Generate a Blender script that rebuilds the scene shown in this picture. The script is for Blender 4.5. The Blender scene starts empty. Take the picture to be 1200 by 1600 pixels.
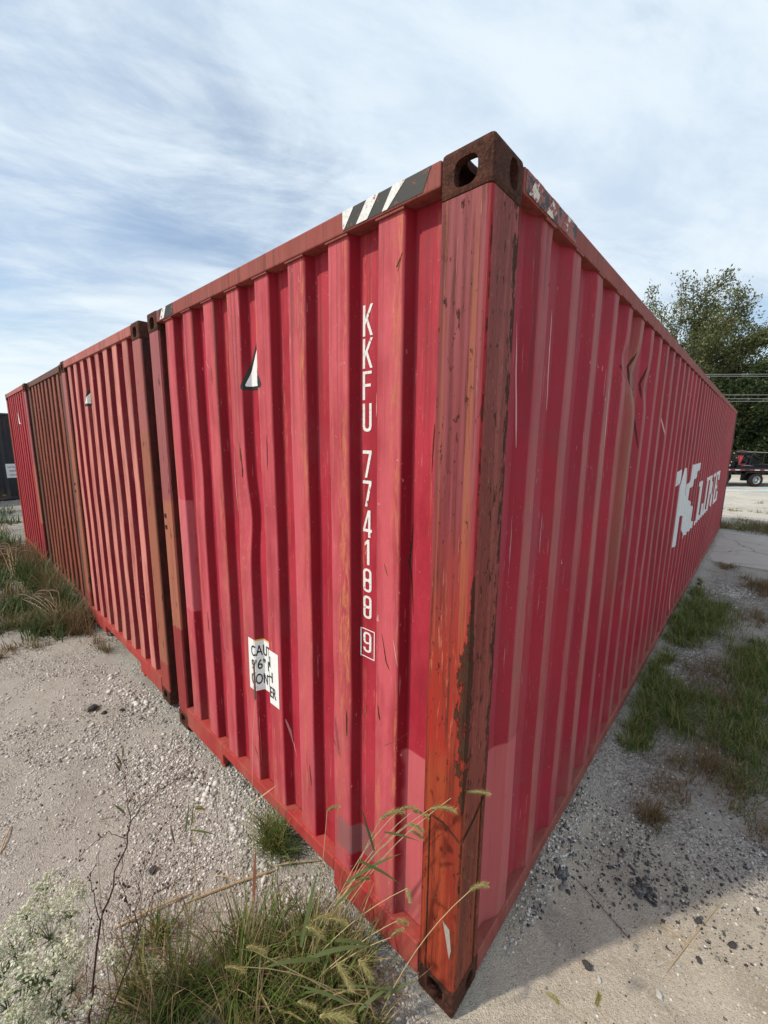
import bpy, bmesh, math, random
import numpy as np
from mathutils import Vector, Matrix, noise as mnoise
R = math.radians
random.seed(7); rng = np.random.default_rng(7)
sc = bpy.context.scene
col = sc.collection

# ------------------------------------------------------------------ camera, sky, sun, exposure
CAM = Vector((-1.06509, -0.60113, 2.11597)); YAW, PITCH, ROLL, FPX = 0.736329, -0.170272, 0.010131, 648.339
cr_ = Vector((math.sin(YAW), -math.cos(YAW), 0))
FW = Vector((math.cos(YAW)*math.cos(PITCH), math.sin(YAW)*math.cos(PITCH), math.sin(PITCH)))
cu_ = cr_.cross(FW)
RT = math.cos(ROLL)*cr_ + math.sin(ROLL)*cu_
UP = -math.sin(ROLL)*cr_ + math.cos(ROLL)*cu_
cd = bpy.data.cameras.new('camera'); cam = bpy.data.objects.new('camera', cd); col.objects.link(cam)
cam.matrix_world = Matrix(((RT.x, UP.x, -FW.x, CAM.x), (RT.y, UP.y, -FW.y, CAM.y), (RT.z, UP.z, -FW.z, CAM.z), (0, 0, 0, 1)))
cd.sensor_fit = 'VERTICAL'; cd.sensor_height = 36; cd.lens = FPX/1600*36
cd.clip_start = 0.02; cd.clip_end = 3000
sc.camera = cam

SUN_EL, SUN_AZ = R(45), math.atan2(0.5, -0.866)          # towards the sun
SUND = Vector((math.cos(SUN_AZ)*math.cos(SUN_EL), math.sin(SUN_AZ)*math.cos(SUN_EL), math.sin(SUN_EL)))
sl = bpy.data.lights.new('sun', 'SUN'); sl.energy = 3.4; sl.angle = R(2.0); sl.color = (1.0, 0.90, 0.76)
so = bpy.data.objects.new('sun', sl); col.objects.link(so)
so.rotation_euler = SUND.to_track_quat('Z', 'Y').to_euler()

sc.view_settings.view_transform = 'Standard'; sc.view_settings.look = 'None'
sc.view_settings.gamma = 1; sc.view_settings.use_curve_mapping = False
sc.view_settings.exposure = 0.06


class NT:
    """tiny node-tree writer"""
    def __init__(s, nt):
        s.nt = nt; nt.nodes.clear()
    def n(s, t, ins=None, **props):
        o = s.nt.nodes.new(t)
        for k, v in props.items(): setattr(o, k, v)
        for k, v in (ins or {}).items():
            if isinstance(v, bpy.types.NodeSocket): s.nt.links.new(v, o.inputs[k])
            else: o.inputs[k].default_value = v
        return o
    def m(s, op, a, b=0.0, c=0.0, clamp=False):
        o = s.n('ShaderNodeMath', {0: a, 1: b, 2: c}, operation=op); o.use_clamp = clamp; return o.outputs[0]
    def vm(s, op, a, b):
        return s.n('ShaderNodeVectorMath', {0: a, 1: b}, operation=op).outputs[0]
    def mul(s, *a):
        r = a[0]
        for b in a[1:]: r = s.m('MULTIPLY', r, b)
        return r
    def mix(s, f, a, b, blend='MIX'):
        c4 = lambda v: v if isinstance(v, bpy.types.NodeSocket) else (*v, 1.0)[:4]
        o = s.n('ShaderNodeMix', data_type='RGBA', blend_type=blend)
        for k, v in ((0, f), (6, c4(a)), (7, c4(b))):
            if isinstance(v, bpy.types.NodeSocket): s.nt.links.new(v, o.inputs[k])
            else: o.inputs[k].default_value = v
        return o.outputs[2]
    def noise(s, v, scale=1.0, detail=3.0, rough=0.55, dist=0.0):
        return s.n('ShaderNodeTexNoise', {'Vector': v, 'Scale': scale, 'Detail': detail, 'Roughness': rough, 'Distortion': dist}).outputs[0]
    def step(s, v, a, b, lo=0.0, hi=1.0):
        return s.n('ShaderNodeMapRange', {0: v, 1: a, 2: b, 3: lo, 4: hi}, interpolation_type='SMOOTHSTEP').outputs[0]
    def ramp(s, f, stops):
        o = s.n('ShaderNodeValToRGB', {0: f}); e = o.color_ramp.elements
        while len(e) < len(stops): e.new(0.5)
        for k, (p, c) in enumerate(stops): e[k].position = p; e[k].color = (*c, 1.0)
        return o.outputs[0]


W = bpy.data.worlds.new('World'); sc.world = W; W.use_nodes = True
t = NT(W.node_tree)
sky = t.n('ShaderNodeTexSky', sky_type='NISHITA'); sky.sun_disc = False
sky.sun_elevation = SUN_EL; sky.sun_rotation = math.atan2(SUND.x, SUND.y) % (2*math.pi)
sky.air_density = 1.1; sky.dust_density = 1.2; sky.ozone_density = 0.7
g = t.n('ShaderNodeTexCoord').outputs['Generated']
sx = t.n('ShaderNodeSeparateXYZ', {0: g})
zz = t.m('ADD', t.m('MAXIMUM', sx.outputs[2], 0.0), 0.16)
px_ = t.m('DIVIDE', sx.outputs[0], zz); py_ = t.m('DIVIDE', sx.outputs[1], zz)
# a thin high layer seen in perspective: wide soft banks, ragged wisps drawn out along the wind
a_ = R(-28)
qa = t.m('ADD', t.mul(px_, math.cos(a_)), t.mul(py_, math.sin(a_)))
qb = t.m('SUBTRACT', t.mul(py_, math.cos(a_)), t.mul(px_, math.sin(a_)))
cv = t.n('ShaderNodeCombineXYZ', {0: t.mul(qa, 0.60), 1: t.mul(qb, 0.95), 2: 58.8}).outputs[0]
n1 = t.noise(cv, 0.85, 4, 0.5, 0.3); n2 = t.noise(cv, 2.6, 9, 0.62, 0.7); n3 = t.noise(t.vm('ADD', cv, (5.2, 1.1, 2.0)), 1.3, 7, 0.6, 0.5)
n4 = t.noise(t.n('ShaderNodeCombineXYZ', {0: t.mul(qa, 1.2), 1: t.mul(qb, 3.4), 2: 61.8}).outputs[0], 2.2, 8, 0.65, 0.6)
cover = t.m('ADD', t.mul(n1, 0.64), t.m('ADD', t.mul(n2, 0.27), t.mul(n4, 0.09)))
low = t.step(sx.outputs[2], 0.0, 0.20, 0.10, 0.0)
cf = t.step(t.m('ADD', cover, low), 0.365, 0.545, 0.14, 1.0)
shade = t.step(t.m('ADD', t.mul(n3, 0.55), t.m('ADD', t.mul(n2, 0.30), t.mul(n4, .15))), 0.40, 0.60)
ccol = t.mix(shade, (3.95, 4.8, 5.8), (5.3, 6.0, 6.55))
ccol = t.mix(t.step(sx.outputs[2], 0.02, 0.4, .9, 0.0), ccol, (6.0, 6.55, 6.85))
skyc = t.mix(cf, sky.outputs[0], ccol)
bg = t.n("ShaderNodeBackground", {0: skyc, 1: 0.148})
t.n('ShaderNodeOutputWorld', {0: bg.outputs[0]})


# ------------------------------------------------------------------ helpers
def P(px, py, d):
    """world point on the line of sight through photo pixel (px, py), d metres in front of the camera"""
    return CAM + d*(FW + RT*((px-600)/FPX) - UP*((py-800)/FPX))

def G(px, py, z=0.0):
    d = FW + RT*((px-600)/FPX) - UP*((py-800)/FPX)
    return CAM + d*((z-CAM.z)/d.z)

def tag(o, label=None, cat=None, group=None, kind=None):
    for k, v in (('label', label), ('category', cat), ('group', group), ('kind', kind)):
        if v: o[k] = v
    return o

def empty(name, loc=(0, 0, 0), rz=0.0):
    o = bpy.data.objects.new(name, None); col.objects.link(o); o.location = loc; o.rotation_euler.z = rz
    o.empty_display_size = 0.1
    return o

def link(name, me, mat=None, parent=None):
    if mat:
        me.materials.clear(); me.materials.append(mat)
    o = bpy.data.objects.new(name, me); col.objects.link(o)
    if parent: o.parent = parent
    return o

def copy_tree(o, parent=None):
    c = o.copy(); col.objects.link(c); c.parent = parent
    for ch in list(o.children): copy_tree(ch, c)
    return c


class MB:
    def __init__(s): s.v = []; s.f = []
    def box(s, a, b):
        (x0, y0, z0), (x1, y1, z1) = a, b; k = len(s.v)
        s.v += [(x0,y0,z0),(x1,y0,z0),(x1,y1,z0),(x0,y1,z0),(x0,y0,z1),(x1,y0,z1),(x1,y1,z1),(x0,y1,z1)]
        s.f += [tuple(k+i for i in q) for q in ((3,2,1,0),(4,5,6,7),(0,1,5,4),(1,2,6,5),(2,3,7,6),(3,0,4,7))]
        return s
    def prism(s, poly, axis, a, b):
        """poly: 2D loop in the two other axes, extruded along axis from a to b"""
        def mk(p, h):
            q = [0, 0, 0]; o = [i for i in range(3) if i != axis]
            q[o[0]], q[o[1]], q[axis] = p[0], p[1], h; return tuple(q)
        k = len(s.v); n = len(poly)
        s.v += [mk(p, a) for p in poly] + [mk(p, b) for p in poly]
        s.f += [tuple(range(k, k+n))[::-1], tuple(range(k+n, k+2*n))]
        s.f += [(k+i, k+(i+1) % n, k+n+(i+1) % n, k+n+i) for i in range(n)]
        return s
    def tube(s, pts, radii, seg=6, cap=True):
        k0 = len(s.v); n = len(pts)
        pts = [Vector(p) for p in pts]
        if not hasattr(radii, '__len__'): radii = [radii]*n
        up = Vector((0, 0, 1))
        for i, p in enumerate(pts):
            d = (pts[min(i+1, n-1)] - pts[max(i-1, 0)])
            d = d.normalized() if d.length > 1e-9 else up
            a = d.cross(up if abs(d.z) < .95 else Vector((1, 0, 0))).normalized(); b = d.cross(a)
            for j in range(seg):
                an = 2*math.pi*j/seg
                s.v.append(tuple(p + radii[i]*(math.cos(an)*a + math.sin(an)*b)))
        for i in range(n-1):
            for j in range(seg):
                s.f.append((k0+i*seg+j, k0+i*seg+(j+1) % seg, k0+(i+1)*seg+(j+1) % seg, k0+(i+1)*seg+j))
        if cap:
            s.f.append(tuple(range(k0, k0+seg))[::-1]); s.f.append(tuple(k0+(n-1)*seg+j for j in range(seg)))
        return s
    def ribbon(s, pts, widths, side):
        k0 = len(s.v); side = Vector(side).normalized()
        for p, w in zip(pts, widths):
            p = Vector(p); s.v += [tuple(p - side*w/2), tuple(p + side*w/2)]
        s.f += [(k0+2*i, k0+2*i+1, k0+2*i+3, k0+2*i+2) for i in range(len(pts)-1)]
        return s
    def mesh(s, name, bevel=0.0, smooth=False):
        me = bpy.data.meshes.new(name); me.from_pydata(s.v, [], s.f)
        if bevel:
            bm = bmesh.new(); bm.from_mesh(me)
            bmesh.ops.recalc_face_normals(bm, faces=bm.faces)
            ed = [e for e in bm.edges if len(e.link_faces) == 2 and e.calc_face_angle(0) > 0.4]
            bmesh.ops.bevel(bm, geom=ed, offset=bevel, segments=2, affect='EDGES', profile=.6)
            bm.to_mesh(me); bm.free()
        if smooth:
            me.polygons.foreach_set('use_smooth', [True]*len(me.polygons))
        me.update(); return me
    def build(s, name, mat, parent=None, bevel=0.0, smooth=False):
        return link(name, s.mesh(name, bevel, smooth), mat, parent)

def np_mesh(name, V, F):
    """V (n,3), F (m,3|4) arrays -> mesh"""
    me = bpy.data.meshes.new(name); V = np.asarray(V, np.float32); F = np.asarray(F, np.int32)
    m, k = F.shape
    me.vertices.add(len(V)); me.vertices.foreach_set('co', V.ravel())
    me.loops.add(m*k); me.loops.foreach_set('vertex_index', F.ravel())
    me.polygons.add(m); me.polygons.foreach_set('loop_start', np.arange(0, m*k, k, dtype=np.int32))
    me.update(calc_edges=True); return me

# ------------------------------------------------------------------ materials
def new_mat(name):
    m = bpy.data.materials.new(name); m.use_nodes = True; return m, NT(m.node_tree)

def finish(t, color, rough=0.6, spec=0.4, metal=0.0, bump=None, dist=0.004, strength=0.6, translucent=None):
    ins = {'Base Color': color if isinstance(color, bpy.types.NodeSocket) else (*color, 1), 'Roughness': rough, 'Specular IOR Level': spec, 'Metallic': metal}
    if bump is not None:
        ins['Normal'] = t.n('ShaderNodeBump', {'Height': bump, 'Distance': dist, 'Strength': strength}).outputs[0]
    b = t.n('ShaderNodeBsdfPrincipled', ins).outputs[0]
    if translucent:
        tr = t.n('ShaderNodeBsdfTranslucent', {0: color if isinstance(color, bpy.types.NodeSocket) else (*color, 1)}).outputs[0]
        b = t.n('ShaderNodeMixShader', {0: translucent, 1: b, 2: tr}).outputs[0]
    t.n('ShaderNodeOutputMaterial', {0: b})

def simple(name, c, rough=0.6, spec=0.4, metal=0.0, var=0.25, scale=20):
    m, t = new_mat(name); oc = t.n('ShaderNodeTexCoord').outputs['Object']
    n = t.noise(oc, scale, 5, .6)
    finish(t, t.mix(n, [x*(1-var) for x in c], [min(1, x*(1+var)) for x in c]), rough, spec, metal, bump=n, dist=.002, strength=.3)
    return m

def island(name, stops, rough=0.6, spec=0.3, translucent=None, extra=None):
    """colour differs from piece to piece of one mesh"""
    m, t = new_mat(name)
    r = t.n('ShaderNodeNewGeometry').outputs['Random Per Island']
    c = t.ramp(r, stops)
    oc = t.n('ShaderNodeTexCoord').outputs['Object']
    n = t.noise(oc, extra or 60, 3, .6)
    c = t.mix(t.m('MULTIPLY', n, .5), c, [0.0, 0.0, 0.0], 'MIX') if extra else c
    finish(t, c, rough, spec, translucent=translucent)
    return m

def boxmask(t, oc, lo, hi, soft=0.006, zsoft=None):
    s = t.n('ShaderNodeSeparateXYZ', {0: oc}); r = None
    soft0 = soft
    for i in range(3):
        soft = zsoft if (i == 2 and zsoft) else soft0
        if lo[i] is not None:
            k = t.step(s.outputs[i], lo[i]-soft, lo[i]+soft); r = k if r is None else t.mul(r, k)
        if hi[i] is not None:
            k = t.step(s.outputs[i], hi[i]-soft, hi[i]+soft, 1, 0); r = k if r is None else t.mul(r, k)
    return r

def n_z(t, v): return t.n('ShaderNodeSeparateXYZ', {0: v}).outputs[2]

def paint(name, fresh_shaded, outer, inner, seed=0.0, fade=0.75, drips=0.5, ochre=(.50, .17, .08), rust=0.5, patches=(), rough=0.5):
    m, t = new_mat(name)
    oc0 = t.n('ShaderNodeTexCoord').outputs['Object']
    oc = t.vm('ADD', oc0, (seed, seed*1.7, seed*.6))
    sc_ = lambda a, b, c: t.vm('MULTIPLY', oc, (a, b, c))
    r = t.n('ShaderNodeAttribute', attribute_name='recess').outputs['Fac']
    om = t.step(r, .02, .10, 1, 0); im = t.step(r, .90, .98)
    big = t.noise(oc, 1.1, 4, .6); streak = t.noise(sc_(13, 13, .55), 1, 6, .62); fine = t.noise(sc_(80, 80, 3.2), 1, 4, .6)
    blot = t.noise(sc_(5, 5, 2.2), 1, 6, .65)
    base = t.mix(t.step(big, .3, .7), [x*.80 for x in fresh_shaded], [x*1.12 for x in fresh_shaded])  # unfaded paint on the fold slopes, with their shade painted in
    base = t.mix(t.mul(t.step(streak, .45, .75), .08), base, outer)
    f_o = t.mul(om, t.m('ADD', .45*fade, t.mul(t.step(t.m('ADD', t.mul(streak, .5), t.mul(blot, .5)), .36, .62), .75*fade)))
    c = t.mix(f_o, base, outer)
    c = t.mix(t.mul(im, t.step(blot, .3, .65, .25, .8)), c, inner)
    # ochre run-off streaks down the outward folds
    d1 = t.step(t.noise(sc_(20, 20, .35), 1, 5, .6), .50, .62); d2 = t.step(t.noise(sc_(75, 75, 9), 1, 6, .75, .9), .47, .58)
    c = t.mix(t.mul(d1, d2, drips, t.m('MAXIMUM', om, t.mul(im, .5))), c, ochre)
    # pale hairline scuffs
    s1 = t.step(t.noise(sc_(150, 150, 4.5), 1, 3, .55), .66, .72)
    c = t.mix(t.mul(s1, t.step(blot, .42, .6), .55), c, [min(1, x*.5+.35) for x in outer])
    s2 = t.step(t.noise(sc_(45, 45, 22), 1, 2, .5, 1.5), .735, .76)
    c = t.mix(t.mul(s2, .5), c, [min(1, x*.5+.4) for x in outer])
    for lo, hi, pc, amt, *zs in patches:
        wob = t.vm('ADD', oc0, t.vm('MULTIPLY', t.n('ShaderNodeTexNoise', {'Vector': oc0, 'Scale': 9.0}).outputs[1], (0, .02, .02)))
        c = t.mix(t.mul(boxmask(t, wob, lo, hi, zsoft=zs[0] if zs else None), amt, t.step(streak, .3, .6, .35, 1) if zs else t.step(fine, .2, .6, .8, 1)), c, pc)
    run = t.mul(t.step(t.noise(sc_(32, 32, .4), 1, 6, .66), .52, .63), t.step(t.m('ADD', n_z(t, oc0), t.mul(blot, .9)), 2.25, 3.05))
    c = t.mix(t.mul(run, .55), c, (.10, .028, .020))
    cloud = t.step(t.noise(sc_(2.2, 2.2, 1.4), 1, 8, .72, .6), .46, .66)
    c = t.mix(t.mul(cloud, .28), c, [x*.42+.012 for x in outer])
    c = t.mix(t.mul(t.step(t.noise(sc_(130, 130, 60), 1, 3, .6), .66, .72), t.step(blot, .4, .6), .5), c, [min(1, x*.6+.2) for x in outer])
    # rust: chips with a halo
    rn = t.noise(sc_(11, 11, 5), 1, 9, .72, .4)
    lo_ = .735 - .06*rust
    c = t.mix(t.mul(t.step(t.noise(sc_(60, 60, 5), 1, 7, .75), .50, .66), t.step(blot, .4, .62), .30, om), c, [x*.55+.02 for x in outer])
    c = t.mix(t.mul(t.step(rn, lo_-.05, lo_), .55), c, ochre)
    c = t.mix(t.step(rn, lo_, lo_+.03), c, (.035, .014, .009))
    rs = t.step(t.noise(sc_(95, 95, 14), 1, 2, .5), .745, .77)
    c = t.mix(t.mul(rs, .8*min(1, rust*1.6)), c, (.06, .02, .012))
    # grime lifted from the ground
    sz = t.n('ShaderNodeSeparateXYZ', {0: oc0}).outputs[2]
    gr = t.mul(t.step(sz, .12, .55, 1, 0), t.step(blot, .4, .65), .35)
    c = t.mix(gr, c, (.28, .13, .09))
    ro = t.m('ADD', rough, t.mul(streak, .25))
    finish(t, c, ro, .22, bump=t.m('ADD', t.mul(fine, .25), t.mul(rn, .75)), dist=.0035, strength=.35)
    return m

def rusty(name, paint_c=(.30, .07, .06), keep=.28, seed=0.0, dark=(.034, .013, .009), mid=(.105, .038, .024)):
    m, t = new_mat(name)
    oc = t.vm('ADD', t.n('ShaderNodeTexCoord').outputs['Object'], (seed, seed, seed))
    a = t.noise(oc, 30, 9, .75); b = t.noise(oc, 130, 6, .7); p = t.noise(t.vm('MULTIPLY', oc, (1, 1, .5)), 30, 9, .74)
    c = t.mix(t.step(a, .35, .65), dark, mid)
    c = t.mix(t.mul(t.step(b, .5, .66), .7), c, (.17, .068, .042))
    c = t.mix(t.mul(t.step(t.noise(oc, 55, 8, .75), .57, .66), .8), c, (.018, .008, .006))
    c = t.mix(t.step(p, .70-keep*.45, .72-keep*.45), c, paint_c)
    finish(t, c, .85, .2, bump=t.m('ADD', t.mul(a, .5), t.mul(b, .5)), dist=.012, strength=1.0)
    return m

def near_post(name):
    """corner post at the photographed corner: mauve-faded top, red and orange repaint below, rust along its edge and side face"""
    m, t = new_mat(name)
    oc = t.n('ShaderNodeTexCoord').outputs['Object']; s = t.n('ShaderNodeSeparateXYZ', {0: oc}); X, Y, Z = s.outputs
    sc_ = lambda a, b, c: t.vm('MULTIPLY', oc, (a, b, c))
    st = t.noise(sc_(30, 30, .8), 1, 6, .62); fn = t.noise(sc_(90, 90, 5), 1, 5, .65); bl = t.noise(sc_(9, 9, 3), 1, 6, .65)
    zz = t.m('ADD', Z, t.mul(t.m('SUBTRACT', bl, .5), .5))
    mauve = t.mix(t.step(st, .35, .65), (.27, .070, .078), (.18, .034, .042))
    red = t.mix(t.step(st, .35, .65), (.36, .022, .016), (.26, .036, .022))
    orange = t.mix(t.step(st, .35, .65), (.34, .058, .024), (.23, .028, .016))
    c = t.mix(t.step(zz, 1.30, 2.1), red, mauve)
    c = t.mix(t.step(zz, .93, 1.18, 1, 0), c, orange)
    c = t.mix(t.mul(t.step(t.noise(sc_(34, 34, .35), 1, 4, .6), .55, .64), t.step(Z, 1.2, 1.7), .55), c, (.33, .115, .048))
    c = t.mix(t.mul(t.step(fn, .54, .66), .5), c, (.20, .045, .028))
    c = t.mix(t.mul(t.step(t.noise(sc_(60, 60, 1.6), 1, 8, .74), .52, .60), t.step(bl, .36, .56), .8), c, (.085, .024, .013))
    c = t.mix(t.mul(t.step(t.noise(sc_(120, 120, 4), 1, 4, .6), .66, .72), .5), c, (.55, .25, .17))
    c = t.mix(t.mul(t.step(Y, .006, .016, 1, 0), t.step(Z, 1.5, 1.9), .8), c, (.33, .014, .022))  # bright red highlight painted along the upper rounded edge
    # smeared scrapes over the knocked middle of the post
    sm = t.step(t.noise(t.vm('MULTIPLY', oc, (50, 60, 5)), 1, 7, .7, .3), .56, .66)
    c = t.mix(t.mul(sm, t.step(Z, 1.0, 1.25), t.step(Z, 1.5, 1.8, 1, 0), .6), c, (.52, .20, .12))
    side = t.step(X, .012, .03)
    sidec = t.mix(t.step(st, .4, .62), (.185, .038, .030), (.28, .068, .054))
    sidelow = t.mix(t.step(st, .4, .6), (.28, .058, .030), (.15, .036, .022))
    sidec = t.mix(t.step(zz, .7, 1.25, 1, 0), sidec, sidelow)
    sidec = t.mix(t.mul(t.step(t.noise(sc_(170, 170, 34), 1, 4, .7), .60, .68), .8), sidec, (.34, .17, .10))
    sidec = t.mix(t.mul(t.step(t.noise(sc_(46, 46, 20), 1, 9, .78), .575, .62), .85), sidec, (.035, .014, .009))
    c = t.mix(side, c, sidec)
    # rust eating the edge (both faces) and the seams
    e = t.m('ADD', t.mul(side, X), t.mul(t.m('SUBTRACT', 1.0, side), Y))
    wide = t.m('ADD', t.step(Z, .8, 1.15, .12, 1.0), t.step(Z, 1.35, 1.75, 0, -.88))
    reach = t.m('MAXIMUM', t.mul(wide, .050), .004)
    edge = t.step(t.m('DIVIDE', e, reach), .1, 1.25, 1, 0)
    rn = t.noise(sc_(40, 40, 15), 1, 10, .78)
    rk = t.step(t.m('ADD', rn, t.mul(edge, .20)), .60, .65)
    rk = t.m('MAXIMUM', rk, t.mul(side, t.step(t.m('ADD', t.noise(sc_(40, 40, 13), 1, 10, .78), t.m('ADD', t.mul(t.step(e, .125, .16), .13), t.mul(t.step(e, .0, .03, 1, 0), .06))), .60, .635), t.step(Z, .6, 1.3, .45, 1)))
    c = t.mix(rk, c, t.mix(fn, (.028, .012, .008), (.10, .045, .025)))
    # bare pale scrape low on the post and weld line
    finish(t, c, t.step(rk, 0, 1, .6, .9), .2, bump=t.m('ADD', t.mul(fn, .4), t.mul(rk, .5)), dist=.009, strength=.9)
    return m

def ground_mat():
    m, t = new_mat('dusty_gravel')
    oc = t.n('ShaderNodeTexCoord').outputs['Object']; s = t.n('ShaderNodeSeparateXYZ', {0: oc})
    big = t.noise(oc, .9, 5, .6); mid = t.noise(oc, 5, 6, .65); fine = t.noise(oc, 70, 5, .7)
    vo = t.n('ShaderNodeTexVoronoi', {'Vector': oc, 'Scale': 92.0, 'Randomness': 1.0}); vo2 = t.n('ShaderNodeTexVoronoi', {'Vector': oc, 'Scale': 210.0})
    grav = t.step(t.m('ADD', t.mul(big, .6), t.mul(mid, .4)), .44, .56)
    packed = t.mul(t.step(s.outputs[0], 1.1, 1.7, 1, 0), t.step(s.outputs[1], -.03, .10, 1, 0))
    grav = t.mul(grav, t.m('SUBTRACT', 1.0, t.mul(packed, .85)))
    dust = t.mix(t.step(mid, .3, .7), t.mix(packed, (.325, .302, .262), (.40, .335, .25)), t.mix(packed, (.445, .42, .375), (.53, .455, .35)))
    vcol = t.n('ShaderNodeSeparateColor', {0: vo.outputs['Color']}).outputs[0]
    stone = t.mix(vcol, (.16, .14, .12), (.62, .58, .52))
    v2c = t.n('ShaderNodeSeparateColor', {0: vo2.outputs['Color']}).outputs[0]
    dust = t.mix(t.mul(t.step(v2c, .55, .9), .5), dust, (.58, .54, .48))
    dust = t.mix(t.mul(t.step(v2c, .0, .12, 1, 0), .6), dust, (.16, .145, .13))
    c = t.mix(t.mul(grav, .85), dust, stone)
    c = t.mix(t.mul(t.step(t.noise(oc, 2.3, 6, .7), .58, .70), .45), c, (.27, .24, .205))
    c = t.mix(t.mul(fine, .3), c, (.33, .30, .26))
    # humus and dark grit where the weeds root
    X_, Y_ = s.outputs[0], s.outputs[1]
    wz = t.m('MAXIMUM', t.mul(t.step(Y_, -.02, .04, 1, 0), t.step(X_, 1.5, 2.3), t.step(X_, 6.5, 8.5, 1, 0)), t.mul(t.step(Y_, 4.5, 5.3), t.step(Y_, 11, 16, 1, .3), t.step(X_, -3.5, -1.6)))
    c = t.mix(t.mul(wz, t.step(t.m('ADD', t.mul(mid, .6), t.mul(big, .4)), .36, .58), .65), c, t.mix(vcol, (.055, .048, .040), (.30, .275, .245)))
    # damp-dark and rutted patches in the open
    c = t.mix(t.mul(t.step(t.noise(t.vm('MULTIPLY', oc, (1.0, .55, 1)), 2.6, 7, .68, .5), .52, .66), .34), c, (.20, .18, .155))
    # far lot: paler crushed limestone
    c = t.mix(t.step(s.outputs[0], 11, 15, 0, .65), c, (.62, .58, .50))
    gap = t.step(vo.outputs['Distance'], .25, .75, 1, 0)
    h = t.m('ADD', t.mul(gap, grav, .8), t.m('ADD', t.mul(fine, .25), t.mul(t.step(vo2.outputs['Distance'], .2, .7, 1, 0), .3)))
    finish(t, c, .95, .15, bump=h, dist=.009, strength=.9)
    return m

M = {}
M['ground'] = ground_mat()
def slab_mat():
    m, t = new_mat('worn_concrete'); oc = t.n('ShaderNodeTexCoord').outputs['Object']
    w = t.vm('ADD', oc, t.vm('MULTIPLY', t.n('ShaderNodeTexNoise', {'Vector': oc, 'Scale': 2.2, 'Detail': 5.0}).outputs[1], (.5, .5, 0)))
    ed = t.n('ShaderNodeTexVoronoi', {'Vector': w, 'Scale': .75}, feature='DISTANCE_TO_EDGE').outputs['Distance']
    n = t.noise(oc, 3, 7, .65); f = t.noise(oc, 60, 5, .7)
    c = t.mix(n, (.36, .335, .30), (.55, .52, .47)); c = t.mix(t.mul(t.step(f, .5, .7), .5), c, (.25, .23, .21))
    c = t.mix(t.step(ed, .0, .012, 1, 0), c, (.07, .06, .05))
    finish(t, c, .9, .2, bump=t.m('ADD', f, t.step(ed, 0, .015)), dist=.004, strength=.7); return m
M['slab'] = slab_mat()

FRESH_SHADED = (.26, .006, .018)  # end-wall slopes: clean crimson, darkened to carry their shade in the colour
M['paint_front'] = paint('crimson_paint_end', FRESH_SHADED, (.53, .092, .112), (.49, .040, .066), 0.0, .95, .95, rust=.35, patches=[
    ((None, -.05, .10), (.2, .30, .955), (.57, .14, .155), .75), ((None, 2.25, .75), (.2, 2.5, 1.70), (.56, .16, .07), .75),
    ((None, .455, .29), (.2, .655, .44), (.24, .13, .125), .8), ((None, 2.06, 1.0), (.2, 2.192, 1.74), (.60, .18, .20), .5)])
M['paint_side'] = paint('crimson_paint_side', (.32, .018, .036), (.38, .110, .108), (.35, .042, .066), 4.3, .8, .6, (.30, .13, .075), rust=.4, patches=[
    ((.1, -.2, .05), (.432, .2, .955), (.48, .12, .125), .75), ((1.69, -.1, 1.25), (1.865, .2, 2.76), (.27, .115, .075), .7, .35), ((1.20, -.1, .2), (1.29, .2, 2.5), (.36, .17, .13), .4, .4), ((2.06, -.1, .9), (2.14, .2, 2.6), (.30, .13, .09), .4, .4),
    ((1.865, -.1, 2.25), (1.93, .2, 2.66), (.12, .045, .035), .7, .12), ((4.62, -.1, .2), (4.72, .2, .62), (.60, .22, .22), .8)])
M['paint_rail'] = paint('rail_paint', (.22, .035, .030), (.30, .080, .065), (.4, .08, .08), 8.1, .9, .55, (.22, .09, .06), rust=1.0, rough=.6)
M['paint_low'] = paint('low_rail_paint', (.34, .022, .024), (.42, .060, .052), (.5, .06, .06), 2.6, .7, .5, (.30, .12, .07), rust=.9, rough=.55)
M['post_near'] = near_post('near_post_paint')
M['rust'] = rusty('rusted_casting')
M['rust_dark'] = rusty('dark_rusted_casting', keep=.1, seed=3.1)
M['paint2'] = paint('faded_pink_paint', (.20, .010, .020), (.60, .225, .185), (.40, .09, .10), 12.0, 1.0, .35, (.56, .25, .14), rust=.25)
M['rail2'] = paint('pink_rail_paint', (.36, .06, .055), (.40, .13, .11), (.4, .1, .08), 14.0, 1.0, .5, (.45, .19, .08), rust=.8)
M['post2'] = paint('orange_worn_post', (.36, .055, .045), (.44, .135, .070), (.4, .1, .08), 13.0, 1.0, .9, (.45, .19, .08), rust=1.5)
M['paint3'] = paint('brown_rust_paint', (.10, .020, .014), (.27, .075, .043), (.15, .035, .024), 17.0, .9, .8, (.30, .12, .05), rust=1.6)
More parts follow.
